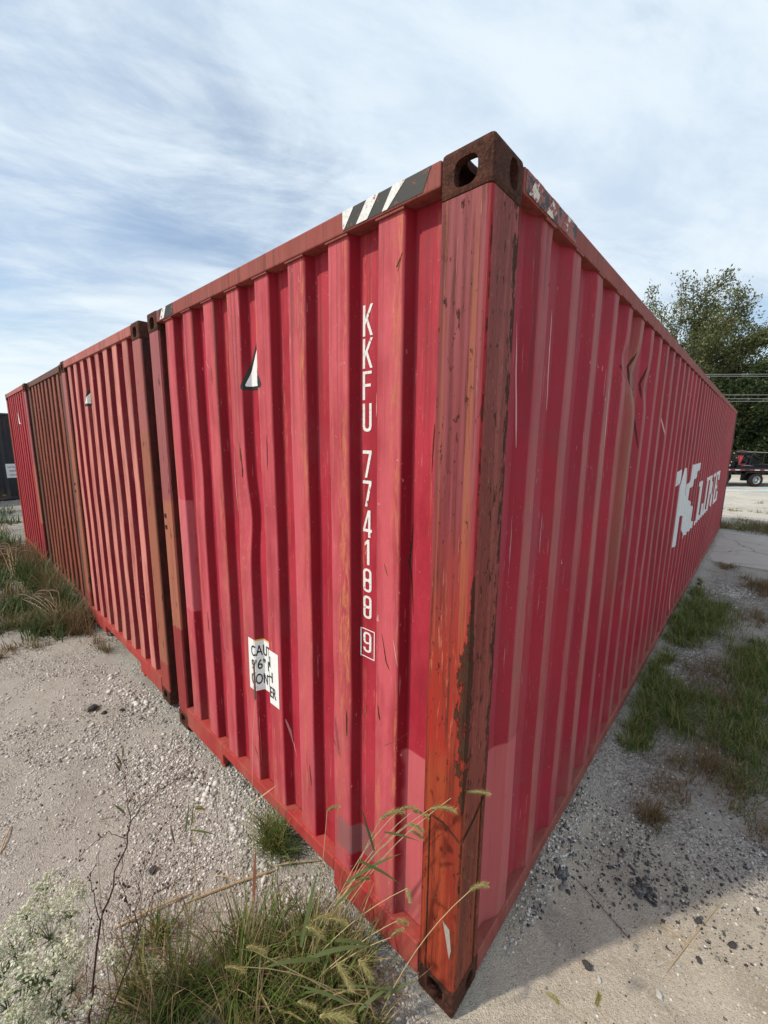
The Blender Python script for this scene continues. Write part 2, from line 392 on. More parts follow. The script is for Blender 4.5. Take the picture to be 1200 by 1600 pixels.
def worn_post(name, top, mid, low, zlo, zhi, seed):
    m, t = new_mat(name); oc = t.n('ShaderNodeTexCoord').outputs['Object']; s_ = t.n('ShaderNodeSeparateXYZ', {0: oc}); X, Y, Z = s_.outputs
    o2 = t.vm('ADD', oc, (seed, seed, seed)); sc_ = lambda a, b, c: t.vm('MULTIPLY', o2, (a, b, c))
    st = t.noise(sc_(40, 40, .9), 1, 6, .65); rn = t.noise(sc_(18, 18, 5), 1, 9, .72); fn = t.noise(sc_(80, 80, 6), 1, 5, .6)
    z2 = t.m('ADD', Z, t.mul(t.m('SUBTRACT', rn, .5), .06))
    c = t.mix(t.step(z2, zlo-.01, zlo+.01), low, mid); c = t.mix(t.step(z2, zhi-.02, zhi+.02), c, top)
    c = t.mix(t.mul(t.step(st, .48, .68), .5), c, [x*.55 for x in top]); c = t.mix(t.mul(t.step(fn, .55, .7), .4), c, (.40, .16, .09))
    c = t.mix(t.step(rn, .60, .64), c, (.045, .018, .011))
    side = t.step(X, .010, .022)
    c = t.mix(t.mul(side, .93), c, t.mix(t.step(rn, .42, .6), (.085, .014, .012), (.022, .010, .008)))  # near-black side face: shade of the gap painted in over the rust
    finish(t, c, .6, .3, bump=t.m('ADD', fn, rn), dist=.004, strength=.5); return m
M['post_left'] = worn_post('mauve_left_post', (.30, .085, .085), (.36, .125, .075), (.26, .026, .028), .79, 1.70, 2.0)
M['post2b'] = worn_post('orange_faded_post', (.33, .095, .085), (.31, .105, .062), (.30, .05, .04), .35, 2.15, 6.0)
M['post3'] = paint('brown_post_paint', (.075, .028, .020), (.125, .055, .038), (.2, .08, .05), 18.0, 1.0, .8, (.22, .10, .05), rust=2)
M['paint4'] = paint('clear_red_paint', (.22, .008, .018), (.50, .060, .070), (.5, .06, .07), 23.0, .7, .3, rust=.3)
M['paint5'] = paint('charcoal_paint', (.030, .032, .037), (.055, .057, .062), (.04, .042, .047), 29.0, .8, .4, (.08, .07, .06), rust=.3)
M['dark_inside'] = simple('dark_steel_underside', (.05, .03, .025), .9, .1)
M['white'] = simple('white_print', (.80, .80, .79), .5, .4, var=.06, scale=40)
M['black'] = simple('black_print', (.018, .018, .018), .55, .4, var=.2)
M['yellow'] = simple('yellow_print', (.72, .45, .06), .55, .4, var=.12)
def worn_print(name, c, under, thr, sc0=16):
    m, t = new_mat(name); oc = t.n('ShaderNodeTexCoord').outputs['Object']
    p = t.noise(oc, sc0, 8, .72); f = t.noise(oc, 120, 4, .6)
    cc = t.mix(t.step(f, .45, .7), c, [x*.75+.01 for x in c]); cc = t.mix(t.step(p, thr, thr+.03), cc, under)
    finish(t, cc, .6, .3, bump=t.step(p, thr, thr+.03, 1, 0), dist=.001, strength=.5); return m
M['white_worn'] = worn_print('worn_white_print', (.76, .76, .74), (.42, .035, .055), .60, 30)
M['logo_white'] = worn_print('worn_white_logo', (.70, .71, .71), (.38, .05, .065), .68, 9)
M['stripe_white'] = worn_print('worn_white_stripe', (.74, .74, .72), (.30, .11, .09), .545)
M['stripe_black'] = worn_print('worn_black_stripe', (.035, .037, .036), (.22, .075, .05), .555)
M['peel_white'] = worn_print('peeling_white_stripe', (.66, .62, .52), (.26, .07, .055), .47)
M['peel_black'] = worn_print('peeling_black_stripe', (.04, .045, .05), (.30, .09, .075), .48)

# ------------------------------------------------------------------ ground
def gz_np(x, y):
    z = .010*np.sin(x*1.7+.6)*np.cos(y*1.3) + .006*np.sin(x*4.1+y*3.3) + .004*np.sin(x*9.7-y*7.1)
    # gravel banked against the long side's rail
    z = z + .055*np.exp(-((y+.02)/.10)**2)*np.clip((x-.25)/.6, 0, 1)*np.clip((12.5-x)/.5, 0, 1)
    z = z + .035*np.exp(-(x/.16)**2)*np.clip((y-.9)/.3, 0, 1)*np.clip((2.0-y)/.3, 0, 1)
    far = np.clip((np.hypot(x, y)-18)/10, 0, 1)
    return (z-.012)*(1-far)
def gz(x, y): return float(gz_np(np.array(x), np.array(y)))
def grid_axis(lo, hi, stp, far):
    fine = np.arange(lo, hi+stp/2, stp)
    out = [fine]; d = stp; p = fine[-1]; hi_ = []
    while p < far: d *= 1.35; p += d; hi_.append(p)
    d = stp; p = fine[0]; lo_ = []
    while p > -far: d *= 1.35; p -= d; lo_.append(p)
    return np.concatenate([np.array(lo_[::-1]), fine, np.array(hi_)])
gx = grid_axis(-2.0, 14.0, .05, 600); gy = grid_axis(-2.6, 13.0, .05, 600)
GX, GY = np.meshgrid(gx, gy, indexing='ij')
GZ = gz_np(GX, GY)
nx, ny = len(gx), len(gy)
idx = np.arange(nx*ny).reshape(nx, ny)
Fg = np.stack([idx[:-1, :-1], idx[1:, :-1], idx[1:, 1:], idx[:-1, 1:]], -1).reshape(-1, 4)
gme = np_mesh('ground', np.stack([GX, GY, GZ], -1).reshape(-1, 3), Fg)
gme.polygons.foreach_set('use_smooth', [True]*len(gme.polygons))
tag(link('ground', gme, M['ground']), kind='structure')
b = MB().prism([(8.3, -5), (11.4, -5), (11.9, -.03), (8.35, -.03)], 2, -.05, .022)
tag(b.build('concrete_slab', M['slab'], bevel=.006), kind='structure')
b = MB().prism([(14.6, -7), (15.9, -7), (15.7, 1.2), (14.9, 1.2)], 2, -.05, .02).prism([(16.9, -7), (18.2, -7), (18.0, 1.2), (17.1, 1.2)], 2, -.05, .018)
tag(b.build('concrete_strip', M['slab']), kind='structure')
M['blue_line'] = worn_print('worn_blue_road_paint', (.42, .62, .72), (.58, .53, .44), .48, 1.6)
b = MB()
for d0, d1 in ((17.3, 17.75), (18.6, 18.9)):
    a, c2_, e_, f_ = [G(1105, 689+FPX*2.116/d0), G(1400, 689+FPX*2.116/d0), G(1400, 689+FPX*2.116/d1), G(1105, 689+FPX*2.116/d1)]
    k = len(b.v); b.v += [(q.x, q.y, .006) for q in (a, c2_, e_, f_)]; b.f.append((k, k+1, k+2, k+3))
tag(b.build('painted_line', M['blue_line']), kind='structure')

# ------------------------------------------------------------------ shipping containers
Wd, Ln, Ht = 2.438, 12.192, 2.896

def boolean(base, cutters):
    o = link('tmp', base); cs = []
    for c in cutters:
        k = link('tmp_cut', c); cs.append(k)
        md = o.modifiers.new('b', 'BOOLEAN'); md.operation = 'DIFFERENCE'; md.object = k; md.solver = 'EXACT'
    dg = bpy.context.evaluated_depsgraph_get(); me = bpy.data.meshes.new_from_object(o.evaluated_get(dg))
    for k in cs: bpy.data.objects.remove(k)
    bpy.data.objects.remove(o); return me

def slot(axis, c, a, b_, h0, h1, p=2.6, n=28):
    pts = []
    for i in range(n):
        an = 2*math.pi*i/n; ca, sa = math.cos(an), math.sin(an)
        pts.append((c[0]+a*math.copysign(abs(ca)**(2/p), ca), c[1]+b_*math.copysign(abs(sa)**(2/p), sa)))
    me = MB().prism(pts, axis, h0, h1).mesh('cut')
    bm = bmesh.new(); bm.from_mesh(me); bmesh.ops.recalc_face_normals(bm, faces=bm.faces); bm.to_mesh(me); bm.free(); return me

def casting_base():
    """corner block .178 x .162 x .118, outward faces at x=0, y=0 and z=.118 (a top casting)"""
    body = MB().box((0, 0, 0), (.178, .162, .118)).mesh('casting', bevel=.013)
    cav = MB().box((.026, .026, .022), (.160, .145, .094)).mesh('cut')
    return boolean(body, [cav, slot(0, (.082, .052), .037, .036, -.02, .1, 3.0), slot(1, (.116, .062), .026, .039, -.02, .1, 2.4), slot(2, (.090, .081), .060, .032, .05, .2, 2.6)])

CB = casting_base()
def casting_mesh(fx, fy, fz):
    me = CB.copy(); me.transform(Matrix.Diagonal((-1 if fx else 1, -1 if fy else 1, -1 if fz else 1, 1)))
    if (fx+fy+fz) % 2: me.flip_normals()
    return me
CAST = {(a, b_, c): casting_mesh(a, b_, c) for a in (0, 1) for b_ in (0, 1) for c in (0, 1)}

def profile(first, n, pitch, outer, slope, depth, t0, t1, ch=.006):
    """breakpoints (t, depth) of a trapezoid corrugation between t0 and t1 with rounded folds"""
    raw = [(t0, depth)]
    for k in range(n):
        a = first + k*pitch
        raw += [(a-slope, depth), (a, 0), (a+outer, 0), (a+outer+slope, depth)]
    raw += [(t1, depth)]
    raw = [q for i, q in enumerate(raw) if t0 <= q[0] <= t1]
    out = [raw[0]]
    for i in range(1, len(raw)-1):
        (ta, da), (tb, db), (tc, dc) = raw[i-1], raw[i], raw[i+1]
        la, lc = math.hypot(tb-ta, db-da), math.hypot(tc-tb, dc-db)
        if la < .014 or lc < .014: out.append((tb, db)); continue
        out.append((tb+(ta-tb)*ch/la, db+(da-db)*ch/la)); out.append((tb+(tc-tb)*ch/lc, db+(dc-db)*ch/lc))
    out.append(raw[-1]); return out

def depth_at(prof, tt):
    for (a, da), (b_, db) in zip(prof, prof[1:]):
        if a <= tt <= b_: return da + (db-da)*(tt-a)/max(b_-a, 1e-9)
    return prof[0][1] if tt < prof[0][0] else prof[-1][1]

class Wall:
    """corrugated wall; axis 0: an end wall at x = off + s*depth over t = y; axis 1: a side wall over t = x"""
    def __init__(s, axis, off, sgn, prof, z0, z1, nz, dent=lambda tt, z: 0.0):
        s.axis, s.off, s.sgn, s.prof, s.z0, s.z1, s.nz, s.dent = axis, off, sgn, prof, z0, z1, nz, dent
        s.dm = max(d for _, d in prof)
    def pt(s, tt, z, lift=0.0):
        h = s.off + s.sgn*(depth_at(s.prof, tt) + s.dent(tt, z) - lift)
        return (h, tt, z) if s.axis == 0 else (tt, h, z)
    def mesh(s):
        zs = [s.z0 + (s.z1-s.z0)*i/s.nz for i in range(s.nz+1)]
        V = [s.pt(tt, z) for tt, _ in s.prof for z in zs]; n = s.nz+1
        F = [(i*n+j, (i+1)*n+j, (i+1)*n+j+1, i*n+j+1) for i in range(len(s.prof)-1) for j in range(s.nz)]
        if (s.axis == 0) == (s.sgn > 0): F = [q[::-1] for q in F]
        me = bpy.data.meshes.new('wall'); me.from_pydata(V, [], F)
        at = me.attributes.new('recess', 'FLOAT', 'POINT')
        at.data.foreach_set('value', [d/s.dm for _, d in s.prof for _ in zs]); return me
    def decal(s, name, bm, mat, parent, lift=.0015, wrap=None):
        """bm: flat shape with x = t, y = z; cut at the folds and laid onto the wall.
        wrap = t of a film's edge: x then runs along the sheet (over the folds) away from that edge, towards smaller t"""
        cuts = [tt for tt, _ in s.prof]
        if wrap is not None:
            seg = [(wrap, depth_at(s.prof, wrap))] + [q for q in reversed(s.prof) if q[0] < wrap]
            arc = [0.0]
            for (ta, da), (tb, db) in zip(seg, seg[1:]): arc.append(arc[-1]+math.hypot(tb-ta, db-da))
            cuts = arc
        xs = [v.co.x for v in bm.verts]; lo, hi = min(xs), max(xs)
        for tt in cuts:
            if lo < tt < hi: bmesh.ops.bisect_plane(bm, geom=bm.verts[:]+bm.edges[:]+bm.faces[:], plane_co=(tt, 0, 0), plane_no=(1, 0, 0))
        ys = [v.co.y for v in bm.verts]
        for k in range(1, int((max(ys)-min(ys))/.06)+1):
            bmesh.ops.bisect_plane(bm, geom=bm.verts[:]+bm.edges[:]+bm.faces[:], plane_co=(0, min(ys)+k*.06, 0), plane_no=(0, 1, 0))
        bmesh.ops.triangulate(bm, faces=bm.faces[:])
        if wrap is not None:
            for v in bm.verts: v.co.x = float(np.interp(v.co.x, arc, [q[0] for q in seg]))
        for v in bm.verts: v.co = s.pt(v.co.x, v.co.y, lift)
        me = bpy.data.meshes.new(name); bm.to_mesh(me); bm.free()
        return link(name, me, mat, parent)

def fill(loops):
    """closed 2D loops (holes allowed) -> flat bmesh"""
    cu = bpy.data.curves.new('c', 'CURVE'); cu.dimensions = '2D'; cu.fill_mode = 'BOTH'
    for lp in loops:
        sp = cu.splines.new('POLY'); sp.points.add(len(lp)-1); sp.use_cyclic_u = True
        for q, (x, y) in zip(sp.points, lp): q.co = (x, y, 0, 1)
    o = bpy.data.objects.new('c', cu); col.objects.link(o)
    dg = bpy.context.evaluated_depsgraph_get(); me = bpy.data.meshes.new_from_object(o.evaluated_get(dg))
    bpy.data.objects.remove(o)
    bm = bmesh.new(); bm.from_mesh(me); return bm

def text_bm(s, size, sx=1.0, bold=0.0):
    cu = bpy.data.curves.new('t', 'FONT'); cu.body = s; cu.size = size; cu.fill_mode = 'FRONT'; cu.offset = bold; cu.align_x = 'CENTER'
    o = bpy.data.objects.new('t', cu); col.objects.link(o)
    dg = bpy.context.evaluated_depsgraph_get(); me = bpy.data.meshes.new_from_object(o.evaluated_get(dg)); bpy.data.objects.remove(o)
    bm = bmesh.new(); bm.from_mesh(me)
    bmesh.ops.remove_doubles(bm, verts=bm.verts, dist=1e-6)
    for v in bm.verts: v.co.x *= sx
    return bm

def place(bm, x, y, flip=True, sx=1.0, sy=1.0, shear=0.0):
    for v in bm.verts:
        v.co = ((x - v.co.x*sx) if flip else (x + v.co.x*sx), y + v.co.y*sy + shear*v.co.x, 0)
    return bm

def merge(bms):
    o = bmesh.new()
    for b_ in bms:
        me = bpy.data.meshes.new('m'); b_.to_mesh(me); b_.free(); o.from_mesh(me)
    return o

def rr(x0, y0, x1, y1, r, n=5):
    out = []
    for cx, cy, a0 in ((x1-r, y1-r, 0), (x0+r, y1-r, 90), (x0+r, y0+r, 180), (x1-r, y0+r, 270)):
        for i in range(n+1):
            an = R(a0+90*i/n); out.append((cx+r*math.cos(an), cy+r*math.sin(an)))
    return out

w_ = .17    # stroke of the narrow stencil-free lettering, unit height 1, width .45
GLYPH = {
 'K': [[(0,0),(.11,0),(.11,.36),(.15,.46),(.345,0),(.46,0),(.225,.56),(.46,1),(.345,1),(.11,.56),(.11,1),(0,1)]],
 'F': [[(0,0),(.11,0),(.11,.46),(.38,.46),(.38,.56),(.11,.56),(.11,.90),(.42,.90),(.42,1),(0,1)]],
 'U': [[(0,1),(0,.20),(.03,.08),(.10,.02),(.21,0),(.32,.02),(.39,.08),(.42,.20),(.42,1),(.31,1),(.31,.22),(.29,.14),(.21,.10),(.13,.14),(.11,.22),(.11,1)]],
 '7': [[(.10,0),(.21,0),(.42,.88),(.42,1),(0,1),(0,.88),(.30,.88)]],
 '4': [[(.26,0),(.37,0),(.37,.20),(.44,.20),(.44,.31),(.37,.31),(.37,1),(.24,1),(0,.32),(0,.20),(.26,.20)], [(.26,.31),(.26,.78),(.10,.31)]],
 '1': [[(.20,0),(.32,0),(.32,1),(.22,1),(.08,.86),(.08,.74),(.20,.84)]],
 '8': [rr(0,0,.42,1,.17), rr(.11,.10,.31,.45,.08), rr(.11,.56,.31,.90,.08)],
 '9': [rr(0,.42,.42,1,.17)[:0] + [(.31,.46),(.31,.20),(.28,.12),(.21,.10),(.14,.12),(.11,.22),(0,.22),(.03,.08),(.10,.02),(.21,0),(.33,.03),(.40,.10),(.42,.20),(.42,.82),(.38,.93),(.30,.99),(.21,1),(.12,.99),(.04,.93),(0,.82),(0,.58),(.04,.47),(.12,.41),(.20,.41)], rr(.11,.50,.31,.90,.08)],
}

def end_decor_main(c, wall):
    # container number, top to bottom
    rows = [('K', 2.485, 2.590), ('K', 2.374, 2.477), ('F', 2.263, 2.364), ('U', 2.148, 2.250), ('7', 1.977, 2.079), ('7', 1.866, 1.966),
            ('4', 1.745, 1.852), ('1', 1.634, 1.736), ('8', 1.521, 1.618), ('8', 1.409, 1.505), ('9', 1.262, 1.350)]
    for ch, z0, z1 in rows:
        wall.decal('number_character', place(fill(GLYPH[ch]), .5255, z0, True, .108, z1-z0, .0), M['white_worn'], c)
    wall.decal('check_digit_box', fill([[(.5375, 1.239), (.462, 1.239), (.462, 1.363), (.5375, 1.363)], [(.5335, 1.243), (.466, 1.243), (.466, 1.359), (.5335, 1.359)]]), M['white'], c)
    # triangular warning label over two folds
    def tri(cx, z0, w, h, r):
        out = []
        for (vx, vz), a0 in (((cx-w/2+r*1.7, z0+r), 150), ((cx+w/2-r*1.7, z0+r), 270), ((cx, z0+h-2*r), 30)):
            for i in range(6): an = R(a0+120*i/5); out.append((vx+r*math.cos(an), vz+r*math.sin(an)))
        return out
    W0 = 1.332
    o = wall.decal('warning_label', fill([tri(.128, 2.352, .256, .235, .014)]), M['black'], c, wrap=W0)
    wall.decal('label_face', fill([tri(.128, 2.369, .190, .178, .006)]), M['white'], o, .0028, wrap=W0)
    wall.decal('label_print', merge([place(text_bm("9'6", .04), .185, 2.415, False), place(text_bm('2.9M', .03, .8), .19, 2.385, False)]), M['black'], o, .004, wrap=W0)
    # caution placard
    W1 = 1.372
    o = wall.decal('caution_placard', fill([[(0, 1.050), (.343, 1.050), (.343, .750), (0, .750)]]), M['white'], c, wrap=W1)
    wall.decal('placard_edge', fill([[(.055, 1.0500), (.165, 1.0500), (.165, 1.0425), (.055, 1.0425)]]), M['yellow'], o, .0026, wrap=W1)
    def line(s_, x0, x1, z, h):
        b_ = text_bm(s_, 1, 1, .012); xs = [v.co.x for v in b_.verts]; ys = [v.co.y for v in b_.verts]
        for v in b_.verts: v.co = (x0+(v.co.x-min(xs))/(max(xs)-min(xs))*(x1-x0), z+(v.co.y-min(ys))/(max(ys)-min(ys))*h, 0)
        return b_
    wall.decal('lettering', merge([line('CAUTION', .030, .272, .955, .062), line("9'6\" HIGH", .030, .290, .875, .060), line('CONTAINER', .024, .318, .788, .062)]), M['black'], o, .0032, wrap=W1)
    # hazard stripes on the top rail
    z0, z1, sh = 2.8265, 2.8855, .045
    def stripes(ya, yb, wm, bmn, pitch, par, name, xoff):
        bb = MB(); bb.v += [(xoff, ya, z0), (xoff, yb, z0), (xoff, yb, z1), (xoff, ya, z1)]; bb.f.append((0, 1, 2, 3))
        root = bb.build(name, bmn, par)
        y = yb - .012
        while y - pitch*.46 - sh > ya:
            bw = MB(); k = 0; q = [(y, z0), (y-pitch*.46, z0), (y-pitch*.46-sh, z1), (y-sh, z1)]
            bw.v += [(xoff-.0012, a, z) for a, z in q]; bw.f.append((k, k+1, k+2, k+3)); y -= pitch; bw.build('white_stripe', wm, root)
    bb = MB(); bb.v += [(-.0014, .225, z0), (-.0014, .568, z0), (-.0014, .568, z1), (-.0014, .195, z1)]; bb.f.append((0, 1, 2, 3))
    root = bb.build('hazard_stripe', M['stripe_black'], c)
    for q in ([(.568, z0), (.562, z0), (.512, z1), (.568, z1)], [(.502, z0), (.450, z0), (.398, z1), (.452, z1)], [(.385, z0), (.362, z0), (.288, z1), (.340, z1)]):
        bw = MB(); bw.v += [(-.0026, a, z) for a, z in q]; bw.f.append((0, 1, 2, 3)); bw.build('white_stripe', M['stripe_white'], root)
    stripes(2.02, 2.23, M['stripe_white'], M['stripe_black'], .135, c, 'hazard_stripe', -.0014)
    bb = MB(); bb.v += [(.19, -.0014, z0), (.62, -.0014, z0), (.62, -.0014, z1), (.19, -.0014, z1)]; bb.f.append((0, 1, 2, 3))
    root = bb.build('hazard_stripe', M['peel_black'], c); root['label'] = 'mostly peeled hazard stripe'
    bw = MB()
    for x in (.21, .34, .47):
        k = len(bw.v); bw.v += [(x, -.0026, z0), (x+.06, -.0026, z0), (x+.105, -.0026, z1), (x+.045, -.0026, z1)]; bw.f.append((k, k+1, k+2, k+3))
    bw.build('white_stripe', M['peel_white'], root)

def slab_letters(wall, c):
    def L(pts, x, z, w, h): return fill([[(x+a*w, z+b_*h) for a, b_ in pts]])
    K = [(.13,-.02),(.27,.02),(.30,.36),(.40,.36),(.50,.06),(.50,0),(.94,0),(.94,.10),(.88,.12),(.80,.36),(.52,.58),(.60,.66),(.93,.90),(1.0,.91),(1.0,1),(.58,1),(.56,.86),(.37,.60),(.35,.98),(.22,.98)]
    C = [(.02,.80),(.06,.79),(.11,.86),(.12,.97),(.09,.99),(.03,.93),(0,.86)]
    Ls = [(0,0),(1,0),(1,.36),(.86,.36),(.80,.12),(.44,.12),(.44,.9),(.56,.9),(.56,1),(0,1),(0,.9),(.14,.9),(.14,.1),(0,.1)]
    Is = [(0,0),(1,0),(1,.1),(.78,.1),(.78,.9),(1,.9),(1,1),(0,1),(0,.9),(.22,.9),(.22,.1),(0,.1)]
    Ns = [(0,0),(.38,0),(.38,.1),(.26,.1),(.26,.7),(.74,0),(.88,0),(.88,.9),(1,.9),(1,1),(.62,1),(.62,.9),(.74,.9),(.74,.36),(.30,1),(0,1),(0,.9),(.12,.9),(.12,.1),(0,.1)]
    Es = [(0,0),(1,0),(1,.32),(.88,.32),(.8,.11),(.44,.11),(.44,.45),(.6,.45),(.6,.36),(.7,.36),(.7,.65),(.6,.65),(.6,.56),(.44,.56),(.44,.89),(.8,.89),(.88,.7),(1,.7),(1,1),(0,1),(0,.89),(.14,.89),(.14,.11),(0,.11)]
    for pts, x, z, w, h in ((K, 3.88, 1.00, 2.05, .87), (C, 3.88, 1.0, 2.05, .87), (Ls, 6.02, 1.0, .95, .60), (Is, 7.06, 1.0, .42, .60), (Ns, 7.58, 1.0, 1.0, .60), (Es, 8.66, 1.0, .85, .60)):
        wall.decal('logo_letter', L(pts, x, z, w, h), M['logo_white'], c)

def wave(seed, amp):
    return lambda tt, z: amp*(mnoise.noise((tt*1.6+seed, z*1.1, seed)) + .4*mnoise.noise((tt*5+seed, z*3.1, seed+4)))

def make_container(name, label, loc, rz, mats, group='shipping containers parked side by side', main=False, seed=1.0, tall=Ht, detail=True):
    mp, ms, mr, ml, mpost, mpost_far, mcast = mats
    c = empty(name, loc, rz); tag(c, label, 'container', group)
    H = tall
    # castings and posts
    for fx in (0, 1):
        for fy in (0, 1):
            for fz in (0, 1):
                o = link('corner_casting', CAST[(fx, fy, fz)], mcast, c)
                o.location = (Ln*fx, Wd*fy, .118 if fz else H-.118)
            x0, x1 = (.004, .162) if not fx else (Ln-.162, Ln-.004); y0, y1 = (.003, .158) if not fy else (Wd-.158, Wd-.003)
            b = MB()
            if not fx:     # J-shaped pressed post: outer angle, return flange
                s = 1 if not fy else -1; yo = .003 if not fy else Wd-.003
                b.prism([(x0+.012, yo), (x0+.004, yo+s*.004), (x0, yo+s*.014), (x0, yo+s*.155), (x0+.010, yo+s*.159), (x0+.060, yo+s*.159), (x0+.060, yo+s*.150),
                         (x0+.100, yo+s*.120), (x0+.17, yo+s*.05), (x0+.172, yo+s*.004), (x0+.166, yo)], 2, .118, H-.118)
            else: b.box((x0, y0, .118), (x1, y1, H-.118))
            o = b.build('corner_post', mpost if (not fx and not fy) else mpost_far, c)
            if main and not fx and not fy:
                # welded joint and edge seams of the lower splice on the near post
                wv = MB().tube([(.003, .150, .80), (.001, .075, .855-.05), (.001, .012, .775)], .0035, 6).tube([(.01, .0, .770), (.08, .0015, .80), (.165, .0015, .86)], .0035, 6)
                wv.tube([(.0025, .128, .12), (.0025, .130, .80)], .003, 6).tube([(.140, .0015, .12), (.138, .0015, .86)], .003, 6)
                wv.build('weld_seam', M['rust_dark'], o)
    # end wall
    dents = [(1.33, 1.72, .09, .16, .020), (1.13, 1.60, .05, .25, .010), (1.87, 1.9, .08, .2, .010), (.62, 1.05, .10, .12, .008), (1.62, .72, .07, .14, .008)] if main else []
    wv = wave(seed, .0045 if main else .007)
    ed = lambda tt, z: (wv(tt, z) + sum(a*math.exp(-((tt-p)/w)**2-((z-q)/h)**2) for p, q, w, h, a in dents))*min(1, (z-.19)/.15, max(0, (H-.08-z))/.15) if .19 < z < H-.08 else 0.0
    prof = profile(.303, 8, .2525, .112, .019, .046, .1595, Wd-.1595)
    we = Wall(0, .0125, 1, prof, .150, H-.076+.006, 48 if main else 20, ed)
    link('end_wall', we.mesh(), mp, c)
    if main:
        vs = MB()
        pts = [(we.pt(.178, z)[0]-.001, .178 + .0015*math.sin(z*31), z) for z in np.linspace(.2, H-.1, 24)]
        vs.tube(pts, .0026, 5).build('weld_seam', M['rust_dark'], c)
    # side walls
    sd = [(1.54, 2.56, .06, .07, .030), (1.82, 2.50, .075, .13, .045), (2.10, 2.47, .05, .09, .030), (4.6, .4, .2, .2, .015)] if main else []
    sw = wave(seed+9, .006)
    sdent = lambda tt, z: (sw(tt, z) + sum(a*math.exp(-((tt-p)/w)**2-((z-q)/h)**2) for p, q, w, h, a in sd)) if .2 < z < H-.1 else 0.0
    sp = profile(.356, 42, .284, .072, .069, .036, .171, Ln-.165)
    w1 = Wall(1, .006, 1, sp, .118, H-.076+.006, 44 if main else 2, sdent)
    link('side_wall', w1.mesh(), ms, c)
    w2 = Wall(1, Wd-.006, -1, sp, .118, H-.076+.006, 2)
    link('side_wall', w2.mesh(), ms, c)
    # far end doors as flat leaves with vertical folds
    dp = profile(.30, 5, .40, .20, .05, .03, .1595, Wd-.1595)
    link('door_end', Wall(0, Ln-.03, -1, dp, .12, H-.076, 2).mesh(), ms, c)
    # roof with shallow pressings
    rp = []
    xx = .20
    while xx < Ln-.2: rp += [(xx, H-.022), (xx+.02, H-.008), (xx+.10, H-.008), (xx+.12, H-.022)]; xx += .21
    V = [(x, y, z) for x, z in rp for y in (.052, Wd-.052)]
    me = bpy.data.meshes.new('roof'); me.from_pydata(V, [], [(2*i, 2*i+2, 2*i+3, 2*i+1) for i in range(len(rp)-1)]); link('roof_panel', me, ms, c)
    # rails
    q = .1785
    MB().box((-.0002, .163, H-.076), (.056, Wd-.163, H-.008)).build('top_rail', mr, c, bevel=.005)
    MB().box((Ln-.056, .163, H-.076), (Ln, Wd-.163, H-.008)).build('top_rail', mr, c)
    for y0, y1 in ((0.0, .050), (Wd-.050, Wd)):
        MB().box((q, y0, H-.076), (Ln-q, y1, H-.008)).build('top_rail', mr, c, bevel=.005 if main else 0)
    if main:   # lap of the pressed upper fold under the rail
        me_ = MB().box((.0035, -.004, H-.0840), (.0115, .116, H-.0765)).mesh('rail_lip', bevel=.0025)
        for k in range(8): link('rail_lip', me_, mr, c).location.y = .303+k*.2525
        me_ = MB().box((-.004, -.0008, H-.0835), (.076, .005, H-.0765)).mesh('rail_lip')
        for k in range(24): link('rail_lip', me_, mr, c).location.x = .356+k*.284
    # sill at the end: raised over the gooseneck tunnel, two gussets
    zt = .188
    b = MB().box((.0, .163, .045), (.058, .66, zt)).box((.0, .6602, .118), (.058, 1.7398, zt)).box((.0, 1.74, .045), (.058, Wd-.163, zt))
    b.build('bottom_rail', ml, c, bevel=.005)
    for ya, yb in ((.66, .60), (1.74, 1.80)):
        b = MB(); b.prism([(ya, .047), (yb, .047), (yb + (ya-yb)*.2, -.002), (ya - (ya-yb)*.3, -.002)], 0, .012, .024); b.build('gusset', ml, c)
    MB().box((Ln-.05, .163, .03), (Ln, Wd-.163, .15)).build('bottom_rail', ml, c)
    for s in (0, 1):
        prf = [(0.0, .03), (0.0, .112), (.004, .118), (.05, .118), (.05, .112), (.010, .106), (.010, .036), (.05, .036), (.05, .03)]
        if s: prf = [(Wd-a, z) for a, z in prf]
        MB().prism(prf, 0, q, Ln-q).build('bottom_rail', ml if not main else M['paint_rail'], c)
    MB().box((.062, .06, .115), (Ln-.06, Wd-.06, .145)).build('floor_underside', M['dark_inside'], c)
    if detail:
        for z in (1.50, 1.58): MB().box((-.001, Wd-.06, z), (.003, Wd-.035, z+.028)).build('rivet_plate', M['rust_dark'], c)
    return c, we, w1

CM1 = (M['paint_front'], M['paint_side'], M['paint_rail'], M['paint_low'], M['post_near'], M['post_left'], M['rust'])
c1, e1, s1 = make_container('shipping_container', 'nearest crimson shipping container with white vertical number and large logo on its side', (0, 0, 0), 0, CM1, main=True)
end_decor_main(c1, e1); slab_letters(s1, c1)
# small data plate at the far end of the long side
bb = MB(); bb.box((11.75, -.001, .5), (11.9, .004, .85)); bb.build('data_plate', simple('blue_plate', (.05, .06, .16)), c1)

